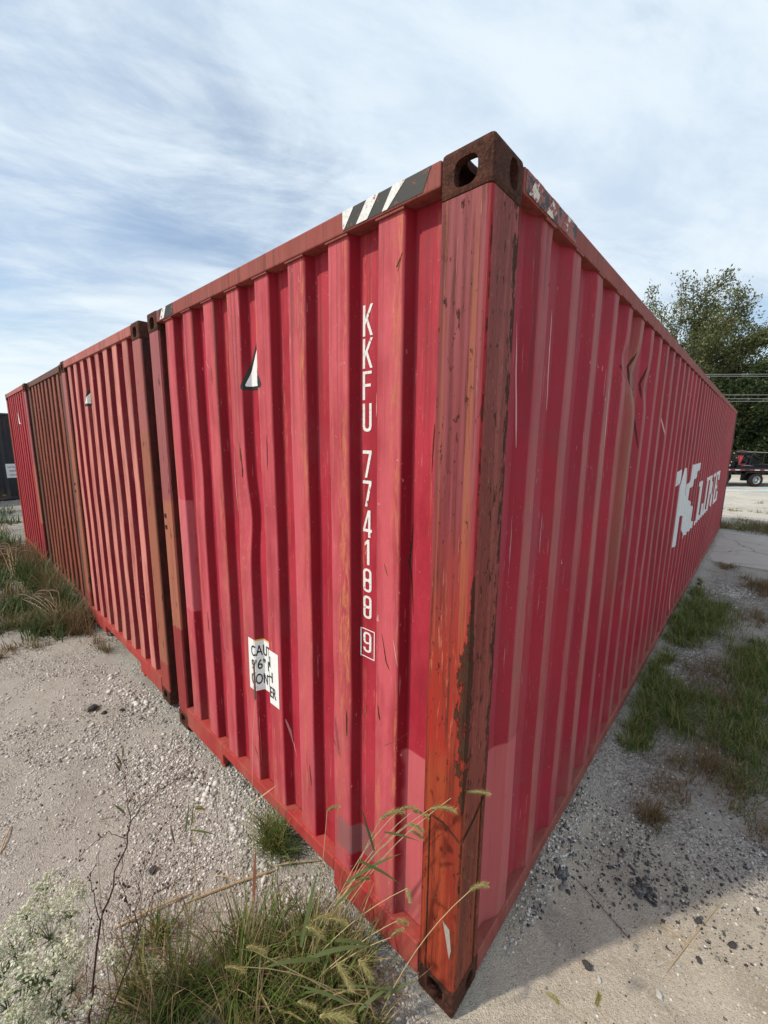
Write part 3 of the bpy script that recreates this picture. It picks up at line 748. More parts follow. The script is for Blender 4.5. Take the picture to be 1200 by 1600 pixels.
CM2 = (M['paint2'], M['paint2'], M['rail2'], M['paint_low'], M['post2b'], M['post2b'], M['rust'])
c2, e2, _ = make_container('shipping_container', 'faded pink-red container beside the nearest, with a small torn black and yellow label', (.02, 2.655, .012), R(-.2), CM2, seed=5.3)
o = e2.decal('warning_label', fill([[(0, 2.40), (.31, 2.40), (.25, 2.66), (.20, 2.66)]]), M['black'], c2, wrap=1.655)
e2.decal('label_face', fill([[(.03, 2.425), (.20, 2.425), (.20, 2.60)]]), M['white'], o, .0028, wrap=1.655)
e2.decal('label_print', fill([[(.115, 2.45), (.20, 2.45), (.20, 2.56)]]), M['yellow'], o, .004, wrap=1.655)
CM3 = (M['paint3'], M['paint3'], M['post3'], M['post3'], M['post3'], M['post3'], M['rust_dark'])
c3, e3, _ = make_container('shipping_container', 'brown rust-stained container between the faded pink and the clear red ones', (.035, 5.07, 0), R(-.9), CM3, seed=8.8)
e3.decal('paint_mark', fill([[(1.02, .35), (.93, .35), (.93, .70), (1.02, .70)]]), M['yellow'], c3)
CM4 = (M['paint4'], M['paint4'], M['rail2'], M['paint_low'], M['post_left'], M['paint_low'], M['rust_dark'])
c4, e4, _ = make_container('shipping_container', 'clear red container farthest left in the row, with a small white vertical number', (.045, 7.56, 0), R(-1.0), CM4, seed=11.1)
for k, ch in enumerate('KKFU712'): e4.decal('number_character', place(text_bm(ch, .15, .8, .004), 1.26, 1.62-.12*k), M['white'], c4)
e4.decal('warning_label', fill([[(1.30, 2.33), (1.05, 2.33), (1.14, 2.52)]]), M['white'], c4)
CM5 = (M['paint5'], M['paint5'], M['paint5'], M['paint5'], M['paint5'], M['paint5'], M['rust_dark'])
c5, e5, s5 = make_container('shipping_container', 'charcoal grey container standing crosswise beyond the end of the red row', (-9.6, 17.6, 0), R(3), CM5, seed=3.3)
o = s5.decal('placard', fill([[(10.35, .75), (10.68, .75), (10.68, 1.22), (10.35, 1.22)]]), M['white'], c5)
s5.decal('lettering', merge([place(text_bm('CAUTION', .09), 10.515, 1.08, False, .6), place(text_bm('SUPER', .09), 10.515, .95, False, .7), place(text_bm('HIGH', .09), 10.515, .82, False, .8)]), M['black'], o, .004)

#MARKS
M['rust_mark'] = simple('dark_rust_scrape', (.060, .022, .013), .9, .2, var=.6, scale=120)
M['rust_light'] = simple('orange_rust_scrape', (.24, .085, .035), .9, .2, var=.5, scale=120)
M['scuff'] = simple('pale_scuff', (.62, .33, .32), .8, .2, var=.25, scale=90)
M['soot'] = simple('smeared_grease', (.06, .02, .022), .8, .2, var=.5, scale=60)
gm = random.Random(12)
def on_wall(px, py, axis, h):
    d = FW + RT*((px-600)/FPX) - UP*((py-800)/FPX); q = CAM + d*((h-CAM[axis])/d[axis]); return (q[1-axis], q.z)
def mark(wall, par, px, width, mat, name='scrape', axis=0, h=.0125):
    pts = [on_wall(a, b_, axis, h) for a, b_ in px]; fine_ = []
    for (a, b_), (c_, d_) in zip(pts, pts[1:]):
        for k in range(5): fine_.append((a+(c_-a)*k/5, b_+(d_-b_)*k/5))
    fine_.append(pts[-1]); n = len(fine_); L_, R_ = [], []
    for k, (a, z) in enumerate(fine_):
        w = width*(.15+math.sin(math.pi*k/(n-1))**.7)*.5
        L_.append((a-w*gm.uniform(.5, 1.3)-gm.uniform(0, .0006), z)); R_.append((a+w*gm.uniform(.5, 1.3)+gm.uniform(0, .0006), z))
    bm = bmesh.new(); lv = [bm.verts.new((x, z, 0)) for x, z in L_]; rv = [bm.verts.new((x, z, 0)) for x, z in R_]
    for k in range(n-1): bm.faces.new((lv[k], rv[k], rv[k+1], lv[k+1]))
    wall.decal(name, bm, M[mat], par, .0009)
for px, w, m_ in (([(376, 700), (379, 735), (377, 780)], .012, 'rust_mark'), ([(374, 690), (376, 720)], .006, 'rust_light'), ([(353, 705), (356, 760), (360, 800)], .004, 'scuff'), ([(417, 680), (418, 735)], .007, 'rust_mark'),
      ([(633, 820), (629, 880), (633, 965)], .0045, 'rust_mark'), ([(596, 990), (603, 1035), (608, 1048)], .0045, 'rust_mark'), ([(614, 1000), (620, 1042)], .003, 'scuff'), ([(516, 740), (517, 778)], .004, 'rust_mark'), ([(540, 1105), (542, 1150)], .008, 'rust_mark'),
      ([(590, 1102), (593, 1126)], .007, 'rust_mark'), ([(560, 1110), (556, 1130)], .005, 'rust_light'), ([(484, 1195), (487, 1228)], .006, 'rust_mark'), ([(629, 395), (623, 412), (620, 418)], .006, 'rust_mark'), ([(627, 400), (622, 425)], .004, 'rust_light'),
      ([(407, 840), (412, 935)], .004, 'scuff'), ([(421, 800), (424, 880), (426, 965)], .005, 'scuff'), ([(420, 880), (424, 900)], .005, 'rust_light'), ([(443, 1125), (447, 1165), (453, 1190)], .004, 'scuff'), ([(512, 1130), (525, 1165)], .005, 'soot'), ([(324, 955), (327, 990)], .008, 'rust_mark'),
      ([(441, 672), (446, 690)], .008, 'rust_light'), ([(448, 675), (452, 705), (455, 745)], .003, 'scuff'), ([(330, 575), (332, 600)], .007, 'rust_light'), ([(320, 560), (328, 578)], .003, 'scuff'), ([(396, 600), (399, 640)], .003, 'scuff'), ([(600, 880), (605, 900)], .004, 'rust_light'),
      ([(345, 950), (350, 985)], .003, 'soot'), ([(347, 1005), (353, 1030)], .003, 'soot'), ([(356, 1008), (349, 1036)], .003, 'soot'), ([(351, 1042), (358, 1062)], .003, 'soot'), ([(455, 1290), (440, 1268)], .005, 'soot'), ([(575, 1150), (600, 1165), (640, 1150)], .003, 'rust_light'),
      ([(576, 610), (575, 650)], .003, 'scuff'), ([(667, 660), (662, 740)], .003, 'rust_mark'), ([(659, 815), (656, 850)], .004, 'rust_light'), ([(502, 560), (503, 600)], .003, 'scuff'), ([(398, 1165), (404, 1185)], .006, 'rust_mark'), ([(360, 1110), (366, 1135)], .006, 'rust_light')):
    mark(e1, c1, px, w, m_)
for px, w, m_ in (([(1001, 545), (992, 572), (993, 600), (999, 640)], .026, 'rust_mark'), ([(998, 560), (996, 600), (1000, 650), (998, 700)], .018, 'soot'), ([(978, 560), (975, 572), (979, 592)], .014, 'rust_mark'), ([(1013, 572), (1007, 600), (1006, 622)], .018, 'rust_mark'), ([(952, 590), (947, 660), (944, 700)], .010, 'scuff'),
      ([(862, 440), (860, 448)], .016, 'rust_mark'), ([(878, 480), (872, 560), (868, 640)], .008, 'scuff'), ([(950, 690), (944, 760)], .012, 'rust_light'), ([(825, 500), (818, 700)], .006, 'scuff'), ([(1040, 640), (1038, 690)], .012, 'scuff'), ([(836, 913), (838, 925)], .010, 'rust_mark'), ([(905, 890), (902, 930)], .010, 'rust_light')):
    mark(s1, c1, px, w, m_, axis=1, h=.006)
for px, w, m_ in (([(150, 740), (152, 770)], .02, 'scuff'), ([(163, 700), (166, 750)], .02, 'soot'), ([(199, 840), (206, 845)], .02, 'rust_mark'), ([(214, 843), (222, 846)], .02, 'rust_mark')): mark(e2, c2, [(a, b_) for a, b_ in px], w, m_, h=.05)
# bare scraped patch low on the near post
b = MB(); b.v = [(.0032, .060, .40), (.0032, .030, .385), (.0032, .020, .30), (.0032, .026, .255), (.0032, .045, .34)]; b.f = [(0, 1, 2, 3, 4)]
b.build('bare_patch', simple('bare_grey_primer', (.34, .30, .27), .8, .2, var=.4, scale=80), c1)
#VEG
# ------------------------------------------------------------------ grass, weeds and plants
M['grass'] = island('green_grass', [(0, (.050, .095, .016)), (.35, (.095, .155, .028)), (.66, (.17, .215, .05)), (.86, (.27, .23, .09)), (1, (.46, .37, .20))], .6, .3, .25)
M['grass_dry'] = island('dry_grass', [(0, (.10, .11, .035)), (.3, (.20, .15, .07)), (.6, (.26, .18, .10)), (.85, (.19, .10, .07)), (1, (.42, .33, .19))], .7, .25, .2)
M['weed'] = island('weed_leaves', [(0, (.035, .07, .02)), (.6, (.07, .115, .03)), (1, (.13, .16, .05))], .55, .35, .25)
M['plume'] = island('seed_plume', [(0, (.16, .09, .075)), (.6, (.27, .17, .13)), (1, (.36, .27, .19))], .8, .2, .2)
M['foxhead'] = island('foxtail_bristles', [(0, (.22, .23, .07)), (.5, (.42, .39, .16)), (1, (.62, .50, .28))], .7, .25, .35)
M['foxstem'] = simple('foxtail_stem', (.46, .36, .19), .6, .3, var=.3, scale=60)
M['foxleaf'] = island('foxtail_leaf', [(0, (.05, .085, .03)), (.7, (.10, .13, .045)), (1, (.22, .15, .09))], .55, .35, .25)
M['twig'] = simple('dark_dry_twig', (.060, .033, .030), .8, .2, var=.35, scale=70)
M['straw'] = simple('pale_dry_stalk', (.42, .31, .18), .7, .3, var=.25, scale=60)
M['flower'] = island('tiny_pale_flowers', [(0, (.40, .42, .25)), (.35, (.66, .67, .48)), (1, (.82, .82, .68))], .7, .2, .25)
M['greenstem'] = simple('green_stem', (.09, .12, .05), .6, .3, var=.3, scale=60)

def blades(name, spots, mat, kind='stuff', seed=1, seg=4, dens=1.0):
    """spots: (x, y, rx, ry, count, len0, len1, width, spread) -> one mesh of curved tapering blades"""
    g = np.random.default_rng(seed); Vs, Fs, k0 = [], [], 0
    for x, y, rx, ry, n, l0, l1, wd, spread in spots:
        n = int(n*dens)
        # blades spring from many small uneven tufts
        m = max(3, n//22); ca = g.uniform(0, 2*np.pi, m); cr = np.sqrt(g.uniform(0, 1, m))*g.uniform(.35, 1.2, m)
        cw = g.gamma(1.3, 1, m); who = g.choice(m, n, p=cw/cw.sum()); hs = g.uniform(.45, 1.2, m)
        tr_ = (.10*min(rx, ry)+.012)
        bx = x + rx*(cr*np.cos(ca))[who] + g.normal(0, tr_, n); by = y + ry*(cr*np.sin(ca))[who] + g.normal(0, tr_, n); bz = gz_np(bx, by)-.004
        L = (l0+(l1-l0)*g.uniform(0, 1, n)**1.6)*hs[who]; a = np.arctan2(by-y-ry*(cr*np.sin(ca))[who], bx-x-rx*(cr*np.cos(ca))[who])
        th = np.where(g.uniform(0, 1, n) < .55, a, g.uniform(0, 2*np.pi, n)) + g.normal(0, .5, n)
        lean = np.abs(g.normal(.15, spread, n)); curl = g.uniform(.2, 1.9, n)
        w = wd*g.uniform(.6, 1.3, n); sx_, sy_ = -np.sin(th), np.cos(th)
        tw = g.normal(0, .5, n)
        px, pz = np.zeros(n), np.zeros(n); rows = []
        for i in range(seg+1):
            u = i/seg; ww = w*(1-u**1.6)*.5 + .0002
            cx, cy, cz = bx+px*np.cos(th), by+px*np.sin(th), bz+pz
            ox, oy = sx_*np.cos(tw*u)+np.cos(th)*np.sin(tw*u), sy_*np.cos(tw*u)+np.sin(th)*np.sin(tw*u)
            rows.append(np.stack([np.stack([cx-ox*ww, cy-oy*ww, cz], -1), np.stack([cx+ox*ww, cy+oy*ww, cz], -1)], 1))
            an = np.minimum(lean + curl*u**1.5, 2.0); px = px + np.sin(an)*L/seg; pz = np.maximum(pz + np.cos(an)*L/seg, .003)
        V = np.stack(rows, 1).reshape(n, -1, 3)
        q = np.array([[2*i, 2*i+1, 2*i+3, 2*i+2] for i in range(seg)])
        F = (np.arange(n)[:, None, None]*2*(seg+1) + q[None]).reshape(-1, 4) + k0
        Vs.append(V.reshape(-1, 3)); Fs.append(F); k0 += V.shape[0]*V.shape[1]
    o = link(name, np_mesh(name, np.concatenate(Vs), np.concatenate(Fs)), mat)
    if kind: o['kind'] = kind
    return o

# right of the long side
blades('grass', [(5.35, -.30, .95, .32, 3000, .06, .22, .0045, .6), (4.55, -.20, .5, .2, 1200, .05, .18, .0045, .6), (4.15, -.80, .75, .3, 2400, .06, .22, .0045, .6),
    (3.2, -.75, .6, .22, 1200, .05, .18, .0045, .7), (2.80, -.32, .55, .25, 2000, .05, .20, .004, .7), (2.25, -.16, .35, .10, 900, .04, .15, .004, .7), (2.60, -.80, .6, .25, 1700, .05, .18, .004, .8),
    (2.9, -.12, .75, .09, 1000, .05, .18, .004, .6), (4.6, -.13, 1.0, .10, 1000, .05, .18, .0045, .6), (3.4, -.10, .5, .07, 500, .04, .14, .004, .6), (6.2, -.12, .6, .08, 500, .05, .16, .005, .6), (3.6, -1.7, 1.2, .5, 2600, .06, .2, .005, .7), (6.2, -1.9, 1.2, .5, 2000, .06, .2, .005, .7)], M['grass'], seed=3, dens=1.9)
blades('dry_grass', [(3.5, -.45, .5, .25, 700, .05, .16, .004, .9), (2.25, -.60, .45, .2, 800, .04, .15, .0035, 1.0), (7.2, -.85, .6, .28, 1600, .04, .16, .005, .8), (1.95, -.42, .3, .16, 500, .04, .13, .003, 1.1),
    (2.0, -.95, .5, .2, 500, .04, .16, .0035, 1.0), (5.6, -.75, .6, .2, 500, .04, .16, .004, .8), (8.15, -.35, .2, .25, 250, .04, .14, .005, .8), (9.5, -.4, .35, .12, 260, .03, .10, .005, .9)], M['grass_dry'], seed=4, dens=1.7)
blades('grass_strip', [(13.1, -1.0, 1.05, 1.6, 5200, .05, .24, .008, .6), (14.35, -2.2, .3, 2.2, 1500, .05, .18, .008, .6), (16.4, -2.2, .4, 2.6, 1800, .05, .2, .01, .6), (19.2, -3.2, .5, 3.2, 1800, .05, .25, .012, .6), (12.4, .1, .3, .25, 500, .08, .3, .007, .5)], M['grass_dry'], seed=5)
blades('grass_strip', [(13.0, -.9, .9, 1.5, 2600, .05, .25, .008, .6), (16.4, -2.0, .35, 2.4, 700, .05, .2, .01, .6)], M['grass'], seed=6)
tag(blades('grass_tuft', [(1.52, -.37, .09, .07, 420, .08, .24, .0032, .9)], M['grass_dry'], None, 7), 'reddish brown grass tuft spreading alone on the gravel nearest the camera', 'grass tuft', 'grass tufts')
tag(blades('grass_tuft', [(-.055, 1.04, .085, .13, 620, .10, .26, .0036, .55)], M['grass'], None, 8), 'green fine grass tuft growing against the bottom rail of the nearest container', 'grass tuft', 'grass tufts')
tag(blades('grass_tuft', [(-.42, 3.05, .05, .05, 60, .03, .10, .003, 1.0)], M['grass_dry'], None, 9), 'tiny sparse grass tuft on open gravel before the faded pink container', 'grass tuft', 'grass tufts')

# left: foreground clump and the weedy strip along the far containers
gq = random.Random(21); fg = []; fd = []
for _ in range(96):
    u = gq.random()**.85; wv_ = gq.gauss(0, 1); cx_, cy_ = -.82+.64*u+wv_*.085, .98-.74*u+wv_*.095
    mid_ = math.sin(math.pi*min(1, max(0, u)))**.5; h_ = (.10+.22*mid_*gq.uniform(.5, 1.1))*math.exp(-abs(wv_)*.25)
    if gq.random() < .22: fd.append((cx_-.02, cy_+.04, .03, .03, gq.randint(3, 7), .30, .62, .0032, .30))
    fg.append((cx_, cy_, gq.uniform(.03, .075), gq.uniform(.03, .075), gq.randint(24, 60), h_*.45, h_*1.6, gq.choice((.004, .0055, .008, .010)), gq.uniform(.45, .95)))
    if gq.random() < .6: fd.append((cx_+gq.gauss(0, .03), cy_+gq.gauss(0, .03), .06, .06, gq.randint(12, 36), .08, .42, .0034, .9))
blades('grass', fg, M['grass'], seed=11, seg=5)
blades('dry_grass', fd + [(-.22, .36, .10, .10, 260, .05, .24, .003, 1.0), (-.13, .24, .06, .08, 90, .04, .16, .0025, 1.1), (-.75, 1.12, .16, .14, 90, .06, .26, .003, 1.0), (-.4, 1.9, .25, .4, 60, .05, .14, .003, 1.2)], M['grass_dry'], seed=12, seg=5)
blades('weeds', [(-.30, 5.05, .35, .30, 1500, .10, .38, .009, .5), (-.12, 5.6, .14, .55, 1500, .15, .50, .010, .4), (-.45, 6.0, .45, .5, 1300, .08, .30, .010, .6), (-.9, 5.4, .5, .25, 700, .06, .22, .009, .7), (-.15, 7.3, .25, 1.0, 1700, .15, .5, .012, .5), (-.7, 7.8, .5, 1.2, 1500, .1, .35, .013, .6),
    (-.3, 10, .5, 1.4, 1600, .12, .5, .016, .5), (-1.2, 10.5, .8, 2.0, 1500, .1, .45, .016, .6), (-.6, 14.5, 1.3, 2.0, 2200, .15, .6, .022, .5), (-2.2, 15, 1.2, 2.0, 1200, .15, .6, .022, .5), (-2.0, 7.5, .8, 2.5, 1800, .1, .4, .012, .6)], M['weed'], seed=13, dens=.75)
blades('dry_grass', [(-.07, 4.2, .06, .3, 160, .06, .3, .004, .6), (-.10, 4.75, .10, .28, 600, .12, .42, .005, .5), (-.10, 6.6, .12, .6, 900, .2, .55, .006, .4), (-.45, 5.5, .4, .5, 900, .06, .30, .006, .8), (-.05, 8.0, .2, .8, 900, .2, .6, .008, .4), (-.22, 5.0, .22, .25, 1000, .15, .5, .006, .5), (-.12, 5.8, .12, .5, 600, .2, .5, .006, .4), (-.7, 6.6, .6, .5, 700, .06, .3, .008, .8), (-.3, 8.6, .5, 1.0, 900, .15, .5, .010, .6), (-.8, 12, 1.0, 1.6, 900, .15, .5, .014, .6), (-.55, 4.75, .5, .12, 350, .05, .2, .006, .9), (-1.6, 6.5, .7, 1.2, 500, .08, .3, .008, .7)], M['grass_dry'], seed=14)

def curve(a, b, bend, n=8):
    """points from a to b bowed by vector bend"""
    a, b, bend = Vector(a), Vector(b), Vector(bend)
    return [a.lerp(b, i/(n-1)) + bend*(4*(i/(n-1))*(1-i/(n-1))) for i in range(n)]

def seed_head(p, d, length, rad, droop, parent, mat, name='seed_head', bristles=420, rs=1):
    g = random.Random(rs); b = MB(); d = Vector(d).normalized(); n = 9; pts = [Vector(p)]
    for i in range(n-1):
        d = (d + Vector((0, 0, -droop/(n-1)))).normalized(); pts.append(pts[-1] + d*length/(n-1))
    b.tube(pts, [rad*.25] + [rad*.42*math.sin(math.pi*min(1, .12+.86*(i/(n-1))))**.6 + .0004 for i in range(1, n)], 6)
    for _ in range(bristles):
        u = g.uniform(.02, .99)*(n-1); i = min(int(u), n-2); q = pts[i].lerp(pts[i+1], u-i); t_ = (pts[i+1]-pts[i]).normalized()
        v = Vector((g.gauss(0, 1), g.gauss(0, 1), g.gauss(0, 1))); v = (v - t_*v.dot(t_)).normalized()
        dirv = (v + t_*g.uniform(.5, 1.1)).normalized(); w = t_.cross(v)*.0007; tip = q + v*rad*.4 + dirv*rad*g.uniform(.7, 1.9)
        q = q + v*rad*.2; k = len(b.v); b.v += [tuple(q-w), tuple(q+w), tuple(tip)]; b.f.append((k, k+1, k+2))
    return b.build(name, mat, parent)

def leaf(base, d, length, width, droop, parent, mat, name='leaf', n=9):
    d = Vector(d).normalized(); pts = [Vector(base)]; side = d.cross(Vector((0, 0, 1)))
    if side.length < .05: side = Vector((1, 0, 0))
    for i in range(n-1):
        d = (d + Vector((0, 0, -droop/(n-1)))).normalized(); pts.append(pts[-1]+d*length/(n-1))
    b = MB(); b.ribbon(pts, [width*(.35+.65*math.sin(math.pi*min(1, .15+.85*i/(n-1))))*(1-(i/(n-1))**4)+.0003 for i in range(n)], side)
    # fold along the midrib gives the blade some depth
    k = len(b.v)
    return b.build(name, mat, parent)

def foxtail(base, heads, leaves, label, group='foxtail grass plants'):
    root = empty('foxtail_grass', base); tag(root, label, 'foxtail grass', group); inv = Vector(base)
    for i, (tip, d, ln, rd, dr) in enumerate(heads):
        tip = Vector(tip)-inv; st = Vector((random.uniform(-.03, .03), random.uniform(-.03, .03), -.01)); span = (tip-st).length
        MB().tube(curve(st, tip, Vector((0, 0, span*.07)) + Vector((random.uniform(-.02, .02), random.uniform(-.02, .02), 0)), 9), [.0021-.0011*j/8 for j in range(9)], 5).build('stem', M['foxstem'], root)
        seed_head(tip, d, ln, rd, dr, root, M['foxhead'], rs=i+int(base[0]*100))
    for p, d, ln, wd, dr in leaves: leaf(Vector(p)-inv, d, ln, wd, dr, root, M['foxleaf'])
    return root

rt, up_ = RT, UP
def hd(px, py, d, dx, dy, ln=.075, rad=.0075, dr=1.0): return (P(px, py, d), rt*dx + up_*dy + FW*random.uniform(-.2, .2), ln, rad, dr)
def lf(px, py, d, dx, dy, ln, wd, dr=.5): return (P(px, py, d), rt*dx + up_*dy + FW*random.uniform(-.25, .25), ln, wd, dr)
base = G(500, 1465); base.z = gz(base.x, base.y)
foxtail(base, [hd(717, 1238, 1.40, 1, .25, .105, .008, .5), hd(672, 1264, 1.38, .8, .45, .088, .009, 1.0), hd(594, 1281, 1.36, .7, .75, .085, .0095, 1.3), hd(628, 1262, 1.42, .7, .35, .06, .007, .9),
    hd(634, 1289, 1.38, .9, .25, .065, .0075, 1.4), hd(640, 1298, 1.42, .9, -.1, .055, .006, 1.0), hd(644, 1268, 1.42, .9, .2, .06, .006, .9)],
    [lf(585, 1330, 1.40, -.30, 1, .17, .011, .0), lf(560, 1345, 1.41, 1, -.12, .16, .011, .5), lf(540, 1380, 1.42, .75, .6, .22, .013, .4), lf(600, 1300, 1.39, 1, .05, .12, .009, .3), lf(520, 1420, 1.45, .55, .8, .24, .014, .3)],
    'tall foxtail grass leaning across the near corner post with several bristly heads')
base = G(470, 1530); base.z = gz(base.x, base.y)
foxtail(base, [hd(511, 1268, 1.44, .45, .7, .045, .006, 1.6), hd(555, 1375, 1.42, .6, .5, .05, .007, 1.2), hd(490, 1438, 1.40, .9, .6, .06, .009, 1.3), hd(478, 1448, 1.38, 1, -.3, .075, .009, .6), hd(515, 1435, 1.4, 1, .2, .06, .008, .8), hd(636, 1388, 1.38, .3, -1, .045, .006, .2), hd(610, 1465, 1.36, .5, .8, .05, .006, 1.4), hd(618, 1440, 1.38, .9, .1, .045, .006, .9)],
    [lf(470, 1480, 1.40, .2, 1, .26, .016, .2), lf(480, 1500, 1.40, .8, .55, .25, .016, .7), lf(455, 1460, 1.42, .85, -.1, .16, .015, .5), lf(500, 1500, 1.38, -.8, .3, .2, .014, .6), lf(520, 1470, 1.4, 1, .2, .16, .012, .8)],
    'leafy green foxtail grass in front of the bottom rail with short green heads')
base = G(590, 1585); base.z = gz(base.x, base.y)
foxtail(base, [hd(526, 1505, 1.22, .6, -.5, .085, .010, .9), hd(560, 1500, 1.26, .5, -.3, .075, .010, 1.3), hd(385, 1480, 1.38, 1, .1, .075, .009, 1.2), hd(352, 1512, 1.36, .8, .5, .07, .009, 1.2), hd(500, 1588, 1.0, 1, .35, .085, .013, 1.2), hd(465, 1565, 1.3, 1, -.2, .06, .007, .4), hd(733, 1393, 1.28, .7, .55, .07, .007, 1.3)],
    [lf(560, 1580, 1.3, .75, .6, .13, .012, .6), lf(545, 1570, 1.3, -.9, .3, .2, .010, .5), lf(600, 1560, 1.3, .6, .8, .12, .011, .9), lf(530, 1540, 1.32, 1, .1, .22, .006, .4)],
    'drooping tan foxtail grass at the bottom edge beside the gravel')
base = G(1010, 1690); base.z = gz(base.x, base.y)
foxtail(base, [hd(852, 1552, 1.25, .9, .2, .05, .0055, 1.8), hd(932, 1572, 1.25, .1, 1, .05, .0055, .3)], [], 'slender foxtail grass with two small yellowish heads over the sunlit dust')
base = G(320, 1420); base.z = gz(base.x, base.y)
foxtail(base, [hd(305, 1264, 1.5, .6, .6, .04, .006, 1.4)], [lf(290, 1300, 1.5, .05, 1, .10, .008, .0), lf(299, 1290, 1.5, .08, 1, .09, .007, .0), lf(297, 1297, 1.5, 1, .1, .11, .008, .3), lf(273, 1318, 1.52, -.15, 1, .08, .006, 0)],
    'small foxtail sprout with upright blades standing alone on the gravel')
# rusty upright spike and pale stalk behind it
base = G(397, 1475); base.z = gz(base.x, base.y)
root = empty('dry_grass_stalk', base); tag(root, 'upright dry stalk with a narrow rust-brown leaf reaching up before the caution placard', 'dry stalk')
top = P(393, 1000, 1.95); A = P(396, 1408, 1.56)
MB().tube([Vector((0, 0, 0)), A-base, P(395, 1300, 1.58)-base, P(394, 1230, 1.6)-base], [.0018, .0016, .0013, .0010], 5).build('stem', M['straw'], root)
leaf(P(396, 1412, 1.56)-base, up_+rt*.04, .22, .013, .0, root, simple('rust_brown_leaf', (.20, .08, .05), .6, .3))
MB().tube([P(394, 1232, 1.6)-base, P(395, 1150, 1.64)-base, P(399, 1094, 1.67)-base], [.0010, .0009, .0008], 5).build('stem', M['straw'], root)
seed_head(P(399, 1094, 1.67)-base, up_-rt*.04, .155, .0085, .0, root, M['plume'], rs=44)
leaf(P(394, 1255, 1.59)-base, up_*.55+rt*.75, .12, .007, .0, root, M['straw'], n=7)

# dead dark branching weed
base = G(140, 1600); base.z = gz(base.x, base.y)
root = empty('dead_weed', base); tag(root, 'dead dark branching weed with bare arching twigs and dry buds over the gravel', 'dead weed')
g = random.Random(5)
def tw(pp, r0, r1, name='twig', buds=8):
    pts = [P(*q)-base for q in pp]
    fine_ = []
    for i in range(len(pts)-1):
        for j in range(4):
            fine_.append(pts[i].lerp(pts[i+1], j/4) + Vector((g.gauss(0, .003), g.gauss(0, .003), g.gauss(0, .003)))*(i+j > 0))
    fine_.append(pts[-1]); n = len(fine_); b = MB()
    b.tube(fine_, [r0+(r1-r0)*i/(n-1) for i in range(n)], 5)
    for _ in range(buds):
        i = g.randrange(n//3, n); q = fine_[i]; v = Vector((g.gauss(0, 1), g.gauss(0, 1), g.gauss(0, .6)+.3)).normalized(); e = q+v*g.uniform(.006, .022)
        b.tube([q, e], [.0009, .0006], 4); s_ = g.uniform(.0016, .0032); b.box(tuple(e-Vector((s_, s_, s_))), tuple(e+Vector((s_, s_, s_*1.3))))
    # hairlike side shoots
    for _ in range(max(2, buds//3)):
        i = g.randrange(n//4, n); q = fine_[i]; v = Vector((g.gauss(0, 1), g.gauss(0, 1), g.gauss(0, .8))).normalized()*g.uniform(.03, .10)
        b.tube([q, q+v*.5+Vector((0, 0, .006)), q+v], [.0008, .0006, .0003], 4)
    return b.build(name, M['twig'], root)
tw([(140, 1605, 1.50), (148, 1520, 1.50), (158, 1440, 1.50), (178, 1370, 1.52), (196, 1325, 1.54), (204, 1285, 1.56)], .0042, .0022, 'stem', 14)
tw([(204, 1285, 1.56), (222, 1262, 1.56), (250, 1232, 1.57), (275, 1220, 1.58), (300, 1217, 1.58), (325, 1230, 1.58), (338, 1252, 1.58)], .0018, .0006, buds=12)
tw([(204, 1285, 1.56), (198, 1240, 1.58), (193, 1200, 1.6), (191, 1168, 1.62)], .0016, .0005, buds=6)
tw([(198, 1310, 1.56), (168, 1300, 1.56), (128, 1333, 1.58), (105, 1362, 1.58), (80, 1400, 1.6)], .0015, .0004, buds=6)
tw([(158, 1440, 1.50), (145, 1405, 1.5), (143, 1375, 1.52), (150, 1340, 1.55), (165, 1305, 1.56)], .0018, .0006, buds=8)
tw([(196, 1325, 1.54), (186, 1370, 1.5), (194, 1395, 1.48), (204, 1425, 1.47)], .0014, .0008, buds=16)
tw([(204, 1285, 1.56), (210, 1250, 1.55), (222, 1220, 1.55), (215, 1190, 1.55)], .0012, .0004, buds=6)
tw([(165, 1600, 1.44), (195, 1520, 1.45), (215, 1460, 1.46), (212, 1420, 1.48), (225, 1370, 1.5), (250, 1300, 1.52), (270, 1270, 1.54)], .0028, .0006, buds=14)
tw([(204, 1500, 1.45), (240, 1400, 1.48), (300, 1362, 1.54), (340, 1345, 1.6)], .0016, .0005, buds=10)
tw([(150, 1540, 1.46), (118, 1590, 1.36), (85, 1555, 1.32)], .0028, .0012, buds=4)
tw([(135, 1560, 1.5), (138, 1480, 1.5), (140, 1420, 1.5), (122, 1380, 1.52)], .0012, .0004, buds=6)
for px, py, dx, dy, ln in ((200, 1200, .35, 1, .05), (190, 1195, -.5, 1, .05), (205, 1245, .3, 1, .06), (195, 1270, -.75, .6, .06), (192, 1180, .05, 1, .04), (188, 1205, -.5, .9, .045), (215, 1285, .6, .7, .07)):
    leaf(P(px, py, 1.585)-base, rt*dx+up_*dy, ln, .008, .1, root, M['foxleaf'], n=6)

